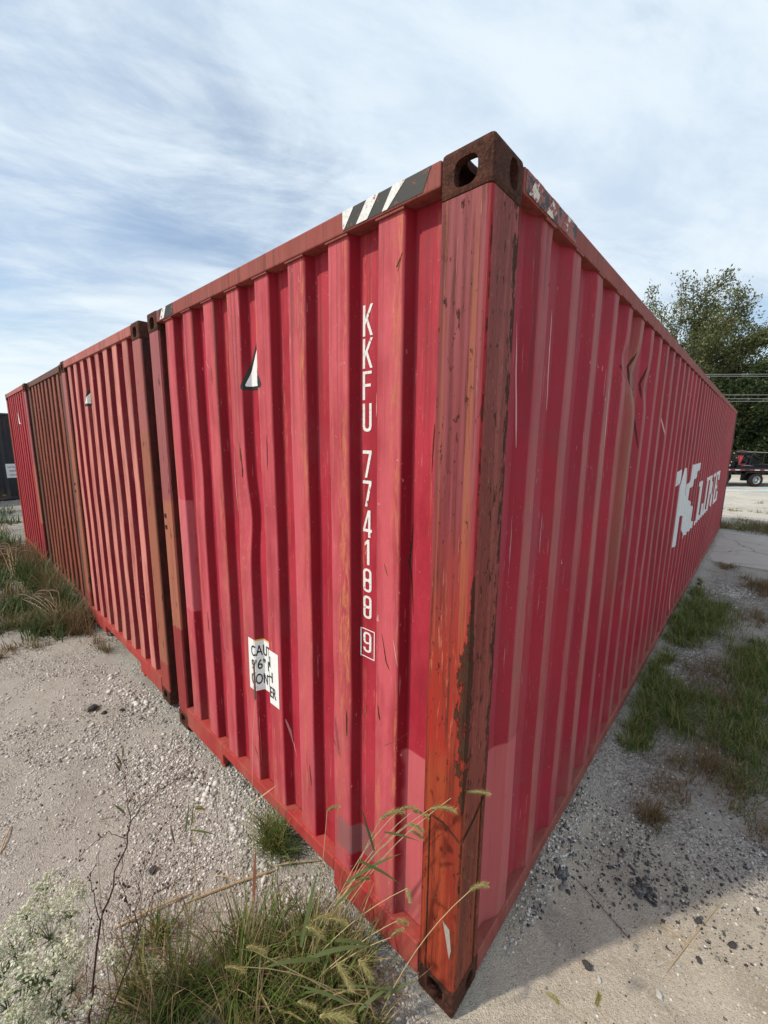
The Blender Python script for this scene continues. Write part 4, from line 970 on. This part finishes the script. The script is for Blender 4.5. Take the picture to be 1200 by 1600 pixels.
# pale flowering weed, lower left corner
base = G(35, 1640); base.z = gz(base.x, base.y)
root = empty('flowering_weed', base); tag(root, 'bushy weed covered in tiny pale green-white flowers in the lower left corner', 'flowering weed')
g = random.Random(9)
heads = [(25, 1480, 1.33, .10), (75, 1450, 1.36, .10), (60, 1530, 1.28, .10), (10, 1560, 1.25, .09), (100, 1490, 1.38, .07), (45, 1425, 1.40, .06), (110, 1425, 1.42, .05), (85, 1572, 1.30, .07), (30, 1600, 1.2, .08), (70, 1385, 1.46, .035), (5, 1510, 1.3, .08), (112, 1540, 1.36, .05)]
for px, py, d, rad in heads:
    ctr = P(px, py, d)-base
    MB().tube(curve((g.gauss(0, .02), g.gauss(0, .02), -.01), ctr-Vector((0, 0, rad*.5)), (g.gauss(0, .02), g.gauss(0, .02), .03), 8), [.003-.0018*j/7 for j in range(8)], 5).build('stem', M['greenstem'], root)
    b = MB()
    for _ in range(24):
        v = Vector((g.gauss(0, 1), g.gauss(0, 1), g.gauss(0, .55)))*rad*.42; b.tube([ctr-Vector((0, 0, rad*.5)), ctr+v*.6-Vector((0, 0, rad*.12)), ctr+v], [.0012, .0008, .0005], 4)
    b.build('branch', M['greenstem'], root)
    b = MB()
    subs = [Vector((g.gauss(0, 1), g.gauss(0, 1), g.gauss(0, .6)))*rad*.62 for _ in range(11)]
    for _ in range(int(6800*rad)):
        v = g.choice(subs) + Vector((g.gauss(0, 1), g.gauss(0, 1), g.gauss(0, .5)))*rad*.16; s_ = g.uniform(.0020, .0048); q = ctr+v; k = len(b.v)
        e = [Vector((g.gauss(0, 1), g.gauss(0, 1), g.gauss(0, 1))).normalized()*s_ for _ in range(3)]
        b.v += [tuple(q+e[0]), tuple(q-e[0]), tuple(q+e[1]), tuple(q-e[1]), tuple(q+e[2]*1.4), tuple(q-e[2]*1.4)]
        b.f += [(k, k+2, k+4), (k+2, k+1, k+4), (k+1, k+3, k+4), (k+3, k, k+4), (k+2, k, k+5), (k+1, k+2, k+5), (k+3, k+1, k+5), (k, k+3, k+5)]
    o = b.build('flower_cluster', M['flower'], root); o['kind'] = 'stuff'
for _ in range(26):
    px, py = g.uniform(-10, 110), g.uniform(1470, 1600)
    leaf(P(px, py, g.uniform(1.28, 1.45))-base, rt*g.gauss(0, .5)+up_*g.uniform(.2, 1), g.uniform(.03, .07), g.uniform(.010, .016), .6, root, M['weed'], n=6)

# tan plumes among the far weeds
for i, (px, py, d, lab) in enumerate(((8, 858, 6.6, 'pinkish tan grass plume at the left edge before the brown container'), (78, 928, 5.0, 'reddish drooping grass plume beside the weeds before the faded pink container'))):
    base = G(px+15, py+45); base.z = gz(base.x, base.y); root = empty('plume_grass', base); tag(root, lab, 'plume grass', 'plume grasses')
    g = random.Random(20+i)
    for k in range(9):
        tip = P(px+g.gauss(0, 14), py+g.gauss(0, 7), d)-base
        MB().tube(curve((g.gauss(0, .03), g.gauss(0, .03), 0), tip, (0, 0, .05), 7), [.003, .003, .0025, .0025, .002, .002, .0015], 4).build('stem', M['straw'], root)
        seed_head(tip, rt*g.choice((-1, 1))*.8+up_*.5, g.uniform(.16, .26), .018, 1.3, root, M['plume'], 'plume', 90, k)

# lying dry stalks
def stalk(a, c_, r, lab, bend=.01, mat='straw'):
    a, c_ = Vector(a), Vector(c_); base = Vector((a.x, a.y, gz(a.x, a.y)+r)); o_ = MB().tube([q-base for q in curve(base, Vector((c_.x, c_.y, gz(c_.x, c_.y)+r)), (0, 0, bend), 7)], [r*.6]+[r]*5+[r*.5], 6).build('dry_stalk', M[mat])
    o_.location = base; tag(o_, lab, 'dry stalk', 'dry stalks lying on the ground')
stalk(G(180, 1450), G(300, 1395), .005, 'brown dry stalk lying between the dead weed and the grass clump', .01)
stalk(G(290, 1410), G(432, 1358), .006, 'long dry cane lying on the gravel toward the green tuft by the rail', .008)
stalk(G(335, 1368), G(370, 1376), .003, 'short pale straw lying on gravel below the green rail tuft')
stalk(G(0, 1335), G(18, 1290), .004, 'curved pale straw lying at the left edge of the gravel')
stalk(G(1042, 1518), G(1130, 1405), .0022, 'thin straw lying from shade into sunlight on the right gravel')
stalk(G(1022, 1440), G(1090, 1486), .0022, 'short yellow straw crossing the thin straw on the right dust')
stalk(G(900, 1375), G(985, 1470), .0016, 'thin dark twig lying in the container shadow on the right', .004, 'twig')
stalk(G(430, 1352), G(500, 1345), .004, 'pale straw lying against the bottom rail under the green tuft')

# ------------------------------------------------------------------ stones
def stone_mesh(g, sub=1):
    bm = bmesh.new(); bmesh.ops.create_icosphere(bm, subdivisions=sub, radius=1.0)
    off = Vector((g.uniform(0, 99), g.uniform(0, 99), g.uniform(0, 99)))
    for v in bm.verts: v.co *= 1 + .55*mnoise.noise(v.co*1.1+off) + .30*mnoise.noise(v.co*2.7+off)
    bm.normal_update(); me = bpy.data.meshes.new('stone'); bm.to_mesh(me); bm.free(); return me
g = random.Random(3)
M['lump_dark'] = simple('dark_asphalt_lump', (.050, .048, .050), .9, .25, var=.6, scale=90)
M['lump_pale'] = simple('pale_limestone', (.43, .42, .39), .9, .2, var=.2, scale=60)
SM = [stone_mesh(g, 2) for _ in range(6)]
def stone(px, py, size, mat, lab, group):
    p = G(px, py); o = link('asphalt_lump' if mat == 'lump_dark' else 'pale_stone', SM[g.randrange(6)])
    if not o.data.materials: o.data.materials.append(M[mat])
    o.material_slots[0].link = 'OBJECT'; o.material_slots[0].material = M[mat]
    o.location = (p.x, p.y, gz(p.x, p.y)+size*.25); o.rotation_euler = (g.uniform(-.4, .4), g.uniform(-.4, .4), g.uniform(0, 6)); size *= .8; o.scale = (size, size*g.uniform(.6, .95), size*g.uniform(.45, .7))
    tag(o, lab, 'stone', group)
stone(917, 1512, .024, 'lump_dark', 'dark asphalt lump at the shadow edge below the near corner post', 'dark asphalt lumps')
stone(940, 1391, .013, 'lump_dark', 'lone dark asphalt lump beside the thin dark twig in the shadow', 'dark asphalt lumps')
stone(1144, 1478, .020, 'lump_dark', 'dark crumbly asphalt lump farthest right on the sunlit dust', 'dark asphalt lumps')
stone(1092, 1502, .017, 'lump_dark', 'dark asphalt lump in sunlight near the end of the thin straw', 'dark asphalt lumps')
stone(1090, 1440, .018, 'lump_dark', 'dark asphalt lump touching the thin straw in the sunlight', 'dark asphalt lumps')
stone(1070, 1390, .016, 'lump_dark', 'dark asphalt lump right of the dense little heap', 'dark asphalt lumps')
stone(240, 1358, .026, 'lump_dark', 'dark stone lying behind the green foxtail blades on the left gravel', 'dark asphalt lumps')
stone(146, 1107, .05, 'lump_dark', 'flat dark stone before the faded pink container, largest of its three', 'dark stones')
stone(163, 1114, .026, 'lump_dark', 'small dark stone just right of the flat dark stone', 'dark stones')
stone(191, 1110, .024, 'lump_dark', 'small dark stone nearest the faded pink container post', 'dark stones')
stone(1027, 1106, .032, 'lump_pale', 'white stone lying among the right grass patches', 'pale stones')
stone(815, 1413, .014, 'lump_pale', 'pale stone lying against the long side rail near the corner post', 'pale stones')
stone(1034, 1418, .012, 'lump_pale', 'pale stone just right of the dense dark heap', 'pale stones')
stone(1060, 1510, .013, 'lump_pale', 'pale stone beside the thin straw on the sunlit dust', 'pale stones')
stone(936, 1534, .014, 'lump_pale', 'pale stone just below the dark lump at the shadow edge', 'pale stones')
stone(1030, 1555, .018, 'lump_pale', 'grey-white stone on sunlit dust near the bottom right', 'pale stones')
stone(873, 1478, .012, 'lump_pale', 'pale stone in the shadow left of the dark lump', 'pale stones')
stone(258, 1220, .020, 'lump_pale', 'pale stone under the arching twig on the left gravel', 'pale stones')

M['chip_pale'] = island('loose_gravel', [(0, (.16, .15, .135)), (.3, (.34, .325, .295)), (.7, (.53, .51, .465)), (1, (.70, .685, .64))], .95, .2)
M['chip_dark'] = island('dark_gravel', [(0, (.035, .034, .036)), (.6, (.09, .088, .088)), (1, (.22, .21, .20))], .95, .2)
def chips(name, zones, mat, seed):
    g_ = np.random.default_rng(seed); bm = bmesh.new(); bmesh.ops.create_icosphere(bm, subdivisions=1, radius=1.0)
    IV = np.array([v.co[:] for v in bm.verts]); IF = np.array([[v.index for v in f.verts] for f in bm.faces]); bm.free()
    Vs, Fs, k0 = [], [], 0
    for x, y, rx, ry, n, s0, s1 in zones:
        a = g_.uniform(0, 2*np.pi, n); rad = np.sqrt(g_.uniform(0, 1, n)); rad = np.where(s1 > .0145, np.abs(g_.normal(0, .62, n)), rad); bx, by = x+rx*rad*np.cos(a), y+ry*rad*np.sin(a)
        # clumpy: thin out by a slow wave so the cover is uneven
        keep = (np.sin(bx*7.3+by*3.1+seed)+np.sin(by*9.1-bx*4.7)+np.sin(bx*2.1+by*1.3))*.25+.55 > g_.uniform(0, 1, n)
        bx, by = bx[keep], by[keep]; m = len(bx); s = s0+(s1-s0)*g_.uniform(0, 1, m)**3
        J = IV[None]*(1+g_.normal(0, .20, (m, len(IV), 1))); J = J*np.stack([s, s*g_.uniform(.6, 1, m), s*g_.uniform(.4, .8, m)], -1)[:, None]
        an = g_.uniform(0, 2*np.pi, m)[:, None]; X, Y = J[..., 0]*np.cos(an)-J[..., 1]*np.sin(an), J[..., 0]*np.sin(an)+J[..., 1]*np.cos(an)
        V = np.stack([X+bx[:, None], Y+by[:, None], J[..., 2]+(gz_np(bx, by)+s*.15)[:, None]], -1)
        Vs.append(V.reshape(-1, 3)); Fs.append((np.arange(m)[:, None, None]*len(IV)+IF[None]).reshape(-1, 3)+k0); k0 += m*len(IV)
    o_ = link(name, np_mesh(name, np.concatenate(Vs), np.concatenate(Fs)), mat); o_['kind'] = 'stuff'
chips('loose_gravel', [(-.13, 1.75, .12, .75, 420, .008, .022), (-.14, 3.0, .12, .9, 420, .008, .024), (-.35, 2.3, .3, .9, 260, .007, .020), (-.25, 1.6, .35, .7, 5200, .003, .011), (-.22, 2.6, .35, .8, 3600, .004, .013), (-.6, 1.9, .5, .9, 2600, .003, .010), (-.5, 3.3, .5, .8, 2200, .004, .014), (-.15, .55, .18, .35, 2600, .003, .011), (-.45, 1.1, .35, .35, 2400, .003, .010), (-.12, .2, .12, .16, 900, .003, .010),
    (.6, -.35, .5, .35, 700, .0015, .006), (1.5, -.45, .7, .4, 1600, .002, .008), (.9, -.05, .6, .06, 900, .003, .011), (1.3, -.22, .4, .16, 1200, .003, .009), (3.3, -.5, 1.4, .45, 3000, .004, .013), (6.5, -.5, 1.8, .45, 2600, .005, .016), (-.3, 4.3, .5, .6, 1200, .005, .014), (1.5, -1.2, 1.4, .5, 2500, .003, .010)], M['chip_pale'], 5)
chips('dark_gravel', [(1.25, -.22, .5, .22, 900, .003, .010), (1.0, -.44, .3, .2, 420, .003, .011), (1.02, -.43, .07, .055, 190, .006, .017), (.99, -.40, .05, .04, 60, .007, .018), (.80, -.115, .055, .035, 90, .006, .015), (1.4, -.72, .5, .22, 700, .003, .011), (.75, -.08, .3, .06, 160, .003, .010), (2.3, -.55, .7, .3, 420, .003, .010), (.55, -.5, .35, .3, 110, .002, .008), (-.4, 2.0, .5, 1.2, 260, .003, .010), (-.4, 5.6, .5, .7, 700, .006, .016), (1.5, -1.2, .9, .4, 500, .003, .010)], M['chip_dark'], 6)

# ------------------------------------------------------------------ trees
M['bark'] = simple('grey_brown_bark', (.085, .068, .052), .9, .2, var=.4, scale=9)
def leafmat(name, stops):
    return island(name, stops, .55, .35, .30)
M['leaf_olive'] = leafmat('olive_leaves', [(0, (.065, .080, .028)), (.5, (.12, .138, .048)), (.85, (.18, .19, .08)), (1, (.25, .23, .12))])
M['leaf_dark'] = leafmat('dark_leaves', [(0, (.018, .030, .010)), (.6, (.038, .060, .018)), (1, (.075, .10, .032))])

def leaves_mesh(C, D, size, g_):
    """diamond leaves of two faces at points C, long axis near D"""
    n = len(C); D = D + g_.normal(0, .55, (n, 3)); D /= np.linalg.norm(D, axis=1)[:, None]
    S = np.cross(D, g_.normal(0, 1, (n, 3))); S /= np.linalg.norm(S, axis=1)[:, None]; N = np.cross(D, S)
    l = (size*g_.uniform(.6, 1.35, n))[:, None]
    V = np.stack([C-D*l*.5, C+S*l*.24+N*l*.06, C+D*l*.55, C-S*l*.24+N*l*.06], 1).reshape(-1, 3)
    k = np.arange(n)[:, None]*4
    return V, np.concatenate([k+[[0, 1, 2]], k+[[0, 2, 3]]], 1).reshape(-1, 3)

def tree(name, label, base, h, spread, n_leaf, size, mat, seed, sweep=Vector((0, 0, 0)), limbs=9, low=.25, group=None, gaps=.5):
    g_ = np.random.default_rng(seed); rg = random.Random(seed)
    root = empty(name, base); tag(root, label, 'tree', group)
    b = MB(); tips = []
    top = Vector((sweep.x*.35*h, sweep.y*.35*h, h*.80))
    trunk = [Vector((0, 0, -.3)), Vector((rg.gauss(0, .02), rg.gauss(0, .02), .25))*h + sweep*h*.02, top*.55 + Vector((rg.gauss(0, .02), rg.gauss(0, .02), 0))*h, top]
    b.tube(trunk, [h*.026, h*.021, h*.014, h*.005], 8)
    def along(u):
        u *= 3; i = min(2, int(u)); return trunk[i].lerp(trunk[i+1], u-i)
    for k in range(limbs):
        u = low + (1-low)*(k+rg.random()*.6)/limbs; p = along(u); an = k*2.4+rg.gauss(0, .3); reach = spread*(1.1-.65*abs(u-.45))*rg.uniform(.7, 1.1)
        d = Vector((math.cos(an), math.sin(an), rg.uniform(.25, .9))).normalized() + sweep*.9; d.normalize()
        pts = [p]; dd = d.copy()
        for _ in range(4): dd = (dd + Vector((rg.gauss(0, .16), rg.gauss(0, .16), rg.gauss(.06, .12))) + sweep*.22).normalized(); pts.append(pts[-1]+dd*reach/4)
        b.tube(pts, [h*.010*(1-u*.5), h*.008*(1-u*.5), h*.005, h*.003, h*.0012], 6)
        for j in range(7):
            q = pts[1+j % 4].lerp(pts[min(4, 2+j % 4)], rg.random()); e = (dd*.6+Vector((rg.gauss(0, .6), rg.gauss(0, .6), rg.gauss(.12, .45)))+sweep*.35).normalized()
            r = q + e*reach*rg.uniform(.22, .5); b.tube([q, q.lerp(r, .5)+Vector((0, 0, reach*.02)), r], [h*.0035, h*.002, h*.0008], 4); tips.append((q, r, e))
            for _ in range(2):
                e2 = (e+Vector((rg.gauss(0, .5), rg.gauss(0, .5), rg.gauss(0, .4)))+sweep*.2).normalized(); s_ = q.lerp(r, rg.uniform(.3, .9)); r2 = s_+e2*reach*rg.uniform(.15, .32)
                b.tube([s_, r2], [h*.0016, h*.0005], 4); tips.append((s_, r2, e2))
    b.build('trunk', M['bark'], root)
    wts = g_.uniform(1-gaps, 1, len(tips)); wts /= wts.sum(); which = g_.choice(len(tips), n_leaf, p=wts)
    A = np.array([t_[0][:] for t_ in tips]); B = np.array([t_[1][:] for t_ in tips]); E_ = np.array([t_[2][:] for t_ in tips])
    u = g_.uniform(.1, 1.12, n_leaf)[:, None]; C = A[which]*(1-u)+B[which]*u + g_.normal(0, 1, (n_leaf, 3))*spread*.045*(1.3-u*.5)
    V, F = leaves_mesh(C, E_[which], size, g_)
    link('crown', np_mesh('crown', V, F), mat, root)
    return root

def tb(px, d): q = P(px, 700, d); return Vector((q.x, q.y, 0))
swp = Vector((RT.x, RT.y, 0))*.55
tree('feathery_tree', 'tall feathery olive tree with windswept crown rising above the container roof', tb(1040, 40), 13.2, 7.6, 44000, .23, M['leaf_olive'], 31, swp, 20, .42, gaps=.95)
for i, (px, d, h, sp_, lab) in enumerate(((1040, 34, 6.6, 3.8, 'dark bushy tree below the left part of the feathery crown'), (1125, 31, 6.0, 3.6, 'dark ivy-thick tree directly behind the far end of the crimson container'),
        (1196, 32, 7.4, 3.4, 'dark green tree with a ragged top at the right edge of the picture'), (1266, 31, 7.6, 4.2, 'dark tree mostly beyond the right edge behind the trailer'),
        (1150, 37, 6.3, 4.0, 'mid-dark tree between the feathery tree and the ragged one'), (990, 40, 6.6, 3.8, 'dark tree hidden largely by the container roof line'), (1320, 33, 7.4, 4.4, 'dark tree standing farthest right beyond the frame'))):
    tree('dark_tree', lab, tb(px, d), h, sp_, 26000, .24, M['leaf_dark'], 50+i, Vector((0, 0, 0)), 15, .04, 'dark trees behind the trailer', .4)
# brush under the trees closes the view to the horizon
g_ = np.random.default_rng(77); n = 46000
u = g_.uniform(900, 1500, n); dd = g_.uniform(29.5, 37, n)
C = np.array([tuple(P(float(a), 700.0, float(d_))) for a, d_ in zip(u, dd)]); C[:, 2] = g_.uniform(0, 1, n)**.8*(3.2+1.0*np.sin(u*.021)+.7*np.sin(u*.083))
V, F = leaves_mesh(C, np.tile([0, 0, .4], (n, 1)), .26, g_)
tag(link('brush', np_mesh('brush', V, F), M['leaf_dark']), kind='stuff')
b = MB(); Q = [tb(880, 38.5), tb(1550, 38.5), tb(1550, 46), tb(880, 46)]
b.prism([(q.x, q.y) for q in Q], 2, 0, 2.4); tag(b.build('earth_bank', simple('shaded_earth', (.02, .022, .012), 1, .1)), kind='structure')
# bush in front of the charcoal container
b0 = Vector((-1.0, 15.6, 0)); root = empty('bush', b0); tag(root, 'green leafy bush at the left edge before the charcoal container', 'bush')
n = 2600; C = g_.normal(0, 1, (n, 3))*[.42, .42, .34]+[0, 0, .75]; C[:, 2] = np.abs(C[:, 2]); V, F = leaves_mesh(C, C-[0, 0, .3], .11, g_); link('foliage', np_mesh('foliage', V, F), M['weed'], root)
MB().tube([(0, 0, 0), (.05, .02, .5), (.0, .1, .95)], [.02, .014, .006], 6).tube([(0, 0, .1), (-.25, .05, .7)], [.014, .005], 5).tube([(0, 0, .15), (.28, -.1, .8)], [.014, .005], 5).build('stem', M['bark'], root)

# ------------------------------------------------------------------ overhead wires
M['wire'] = simple('weathered_cable', (.34, .34, .34), .6, .3)
for i, (ya, yb) in enumerate(((584.5, 582.5), (586, 587), (616, 615.5), (621.5, 622), (626, 625.5))):
    a, c_ = P(850, ya, 24.4+.2*i), P(1450, yb, 24.4+.2*i)
    o = MB().tube(curve((0, 0, 0), c_-a, (0, 0, -.05), 9), .013, 6).build('overhead_wire', M['wire']); o.location = a
    tag(o, ('topmost thin wire crossing before the dark trees', 'second wire from the top crossing before the dark trees', 'middle wire of the five crossing before the dark trees', 'fourth wire from the top crossing before the dark trees', 'lowest wire crossing before the dark trees')[i], 'wire', 'overhead wires')

# ------------------------------------------------------------------ flatbed trailer and its load
M['tr_black'] = simple('trailer_black', (.012, .012, .013), .45, .5, var=.3)
M['tyre'] = simple('tyre_rubber', (.018, .018, .018), .85, .3, var=.2)
M['rim'] = simple('silver_rim', (.48, .48, .49), .35, .5, .6, .1)
M['tape_red'] = simple('red_reflector', (.50, .02, .025), .35, .5, var=.1); M['tape_white'] = simple('white_reflector', (.80, .80, .80), .35, .5, var=.05)
M['mach'] = simple('black_machine_paint', (.010, .010, .011), .6, .3, var=.3); M['mach_red'] = simple('red_panel', (.55, .035, .05), .4, .5, var=.1)
M['cab_glass'] = simple('dark_slate_cover', (.016, .020, .024), .6, .3, var=.5); M['grey_steel'] = simple('worn_grey_steel', (.28, .28, .28), .45, .5, .4)
M['brown_drum'] = simple('brown_cylinder', (.075, .045, .04), .5, .4)
D0 = 20.5
org = P(1170, 690, D0); org.z = 0
ang = math.atan2(RT.y, RT.x)
S = FPX/D0    # local x runs along the trailer (to the right in view), local y away from the camera
def LX(px): return (px-1170)/S
tr = empty('flatbed_trailer', org, ang); tag(tr, 'black flatbed trailer with red and white reflective tape along its deck', 'trailer')
xa, xb = LX(1085), LX(1300)
MB().box((xa, 0, .80), (xb, 2.2, .90)).box((xa, .35, .58), (xb, .50, .80)).box((xa, 1.7, .58), (xb, 1.85, .80)).build('deck', M['tr_black'], tr, bevel=.01)
for k in range(9): MB().box((xa+.1, .06+.24*k, .901), (xb-.1, .06+.24*k+.22, .93)).build('plank', M['tr_black'] if k else M['tr_black'], tr)
x = LX(1140); k = 0
while x < xb-.4:
    w = .245
    if not (LX(1171) < x+w/2 < LX(1177)): MB().box((x, -.006, .832), (x+w, -.0005, .872)).build('reflector_strip', M['tape_white'] if k % 2 == 0 else M['tape_red'], tr)
    x += w; k += 1
def wheel(cx, cy, r, par):
    prof = [(r*.56, 0), (r*.9, .0), (r, .03), (r, .19), (r*.9, .22), (r*.56, .22)]
    def lathe(pr, seg=28):
        b = MB(); n = len(pr)
        for i in range(seg):
            a = 2*math.pi*i/seg
            for rr_, y in pr: b.v.append((rr_*math.cos(a), y, rr_*math.sin(a)))
        for i in range(seg):
            for j in range(n-1): b.f.append((i*n+j, ((i+1) % seg)*n+j, ((i+1) % seg)*n+j+1, i*n+j+1))
        return b
    wh = empty('wheel', (cx, cy, r+.004)); wh.parent = par
    lathe(prof).build('tyre', M['tyre'], wh, smooth=True)
    rb = lathe([(0.001, .05), (r*.16, .03), (r*.2, .07), (r*.42, .085), (r*.47, .05), (r*.50, .012), (r*.565, .005), (r*.565, .21)])
    rb.build('rim', M['rim'], wh)
    for i in range(8):
        a = 2*math.pi*i/8; c0, s0 = r*.33*math.cos(a), r*.33*math.sin(a)
        MB().prism([(c0+.026*math.cos(q*math.pi/4), s0+.026*math.sin(q*math.pi/4)) for q in range(8)], 1, .060, .076).build('vent_hole', M['tr_black'], wh)
for cx in (LX(1139), LX(1192.5)): wheel(cx, .02, .345, tr); wheel(cx, 1.95, .345, tr)
for cx in (LX(1139), LX(1192.5)):
    pts = [(cx-.62, .66), (cx-.55, .76), (cx+.55, .76), (cx+.62, .66), (cx+.60, .64), (cx+.53, .735), (cx-.53, .735), (cx-.60, .64)]
    MB().prism([(a, z) for a, z in pts], 1, 0.0, .30).build('fender', M['tr_black'], tr)
    MB().box((cx-.5, .3, .345-.05), (cx+.5, .42, .6)).build('axle_hanger', M['tr_black'], tr)

mc = empty('compact_loader', org + RT*0 + Vector((0, 0, .93)), ang); tag(mc, 'black compact loader with a red side panel loaded on the flatbed trailer', 'loader')
def zl(py): return (690-py)/S*1.0 + 2.116 - .93 - .08
bx0, bx1 = LX(1168), LX(1260)
MB().prism([(bx0, .10), (bx1, .10), (bx1, zl(720)), (LX(1190), zl(719)), (bx0, zl(722))], 1, .45, 1.7).build('body', M['mach'], mc, bevel=.02)
MB().prism([(LX(1191), zl(720)), (LX(1208), zl(720)), (LX(1206), zl(707)), (LX(1193), zl(705.5))], 1, .55, 1.6).build('engine_hood', M['cab_glass'], mc, bevel=.03)
MB().prism([(LX(1176), zl(721)), (LX(1187), zl(721)), (LX(1186), zl(708)), (LX(1178), zl(710))], 1, .75, 1.5).build('hydraulic_tank', M['mach'], mc, bevel=.03)
for k in range(5): MB().box((LX(1192)+.09*k, .535, zl(718)), (LX(1192)+.09*k+.05, .549, zl(710))).build('cooling_louvre', M['mach'], mc)
for px, lean in ((1169.5, .06), (1183, -.05), (1189, .10), (1210, .04)): MB().tube([(LX(px), .45, zl(721)), (LX(px)+lean, .46, zl(699.5))], .030, 7).build('cage_post', M['mach'], mc)
for px in (1172, 1186, 1204): MB().tube([(LX(px), 1.6, zl(721)), (LX(px)+.03, 1.58, zl(700))], .030, 7).build('cage_post', M['mach'], mc)
for a_, b_ in (((1168, 716), (1184, 702)), ((1176, 703), (1192, 713)), ((1186, 701), (1203, 709)), ((1196, 704), (1214, 716))):
    MB().tube([(LX(a_[0]), .50, zl(a_[1])), (LX(b_[0]), .52, zl(b_[1]))], .045, 8).build('boom_tube', M['mach'], mc)
MB().tube([(LX(1195), .9, zl(706)), (LX(1195), .9, zl(697.5)), (LX(1196.5), .9, zl(696.5))], .035, 8).build('exhaust_pipe', M['mach'], mc)
MB().prism([(LX(1169), .62), (LX(1177.5), .62), (LX(1173.5), .22), (LX(1170), .22)], 1, .432, .448).build('side_panel', M['mach_red'], mc)
MB().box((LX(1170), .425, .165), (LX(1182), .449, .205)).build('panel_trim', M['mach_red'], mc)
MB().tube([(LX(1168), .40, .82), (LX(1178), .40, .80)], .075, 12).build('hydraulic_cylinder', M['brown_drum'], mc)
MB().tube([(LX(1166), .44, zl(699)), (LX(1190), .44, zl(699.5)), (LX(1222), .44, zl(700.5))], .022, 8).build('grab_rail', M['grey_steel'], mc)
for y in (.50, 1.5):
    MB().prism([(LX(1146), .25), (LX(1153), .25), (LX(1166), zl(703)), (LX(1162), zl(697.5)), (LX(1155), zl(698))], 1, y, y+.16).build('lift_arm', M['mach'], mc, bevel=.02)
MB().box((LX(1144), .40, .02), (LX(1164), 1.8, .5)).build('attachment_frame', M['mach'], mc, bevel=.03)
g = random.Random(4)
for k in range(5):
    a = Vector((LX(1147+3*k), .36, .15+.1*k)); e = Vector((LX(1155+2.2*k), .33, zl(706-k)))
    MB().tube(curve(a, e, (g.gauss(0, .1), -.06, g.gauss(.1, .06)), 9), .022, 6).build('hydraulic_hose', M['mach'], mc)
for px, py, w_2, h_2, m_ in ((1146.5, 723.5, .05, .04, 'yellow'), (1151, 720, .06, .04, 'yellow'), (1155, 716, .05, .05, 'yellow'), (1153, 722, .05, .08, 'white'), (1149, 711, .04, .05, 'white'), (1157, 702, .07, .04, 'yellow'), (1162, 709, .05, .03, 'yellow'), (1150, 726, .03, .04, 'white')):
    MB().box((LX(px), .30, zl(py)), (LX(px)+w_2, .315, zl(py)+h_2)).build('safety_decal', M[m_], mc)
MB().tube([(LX(1170), .43, .07), (LX(1185), .43, .12), (LX(1205), .43, .05), (LX(1240), .43, .05)], .022, 6).build('skid_plate', M['grey_steel'], mc)
MB().box((bx0, .4, -.0), (bx1, 1.75, .10)).build('undercarriage', M['mach'], mc)
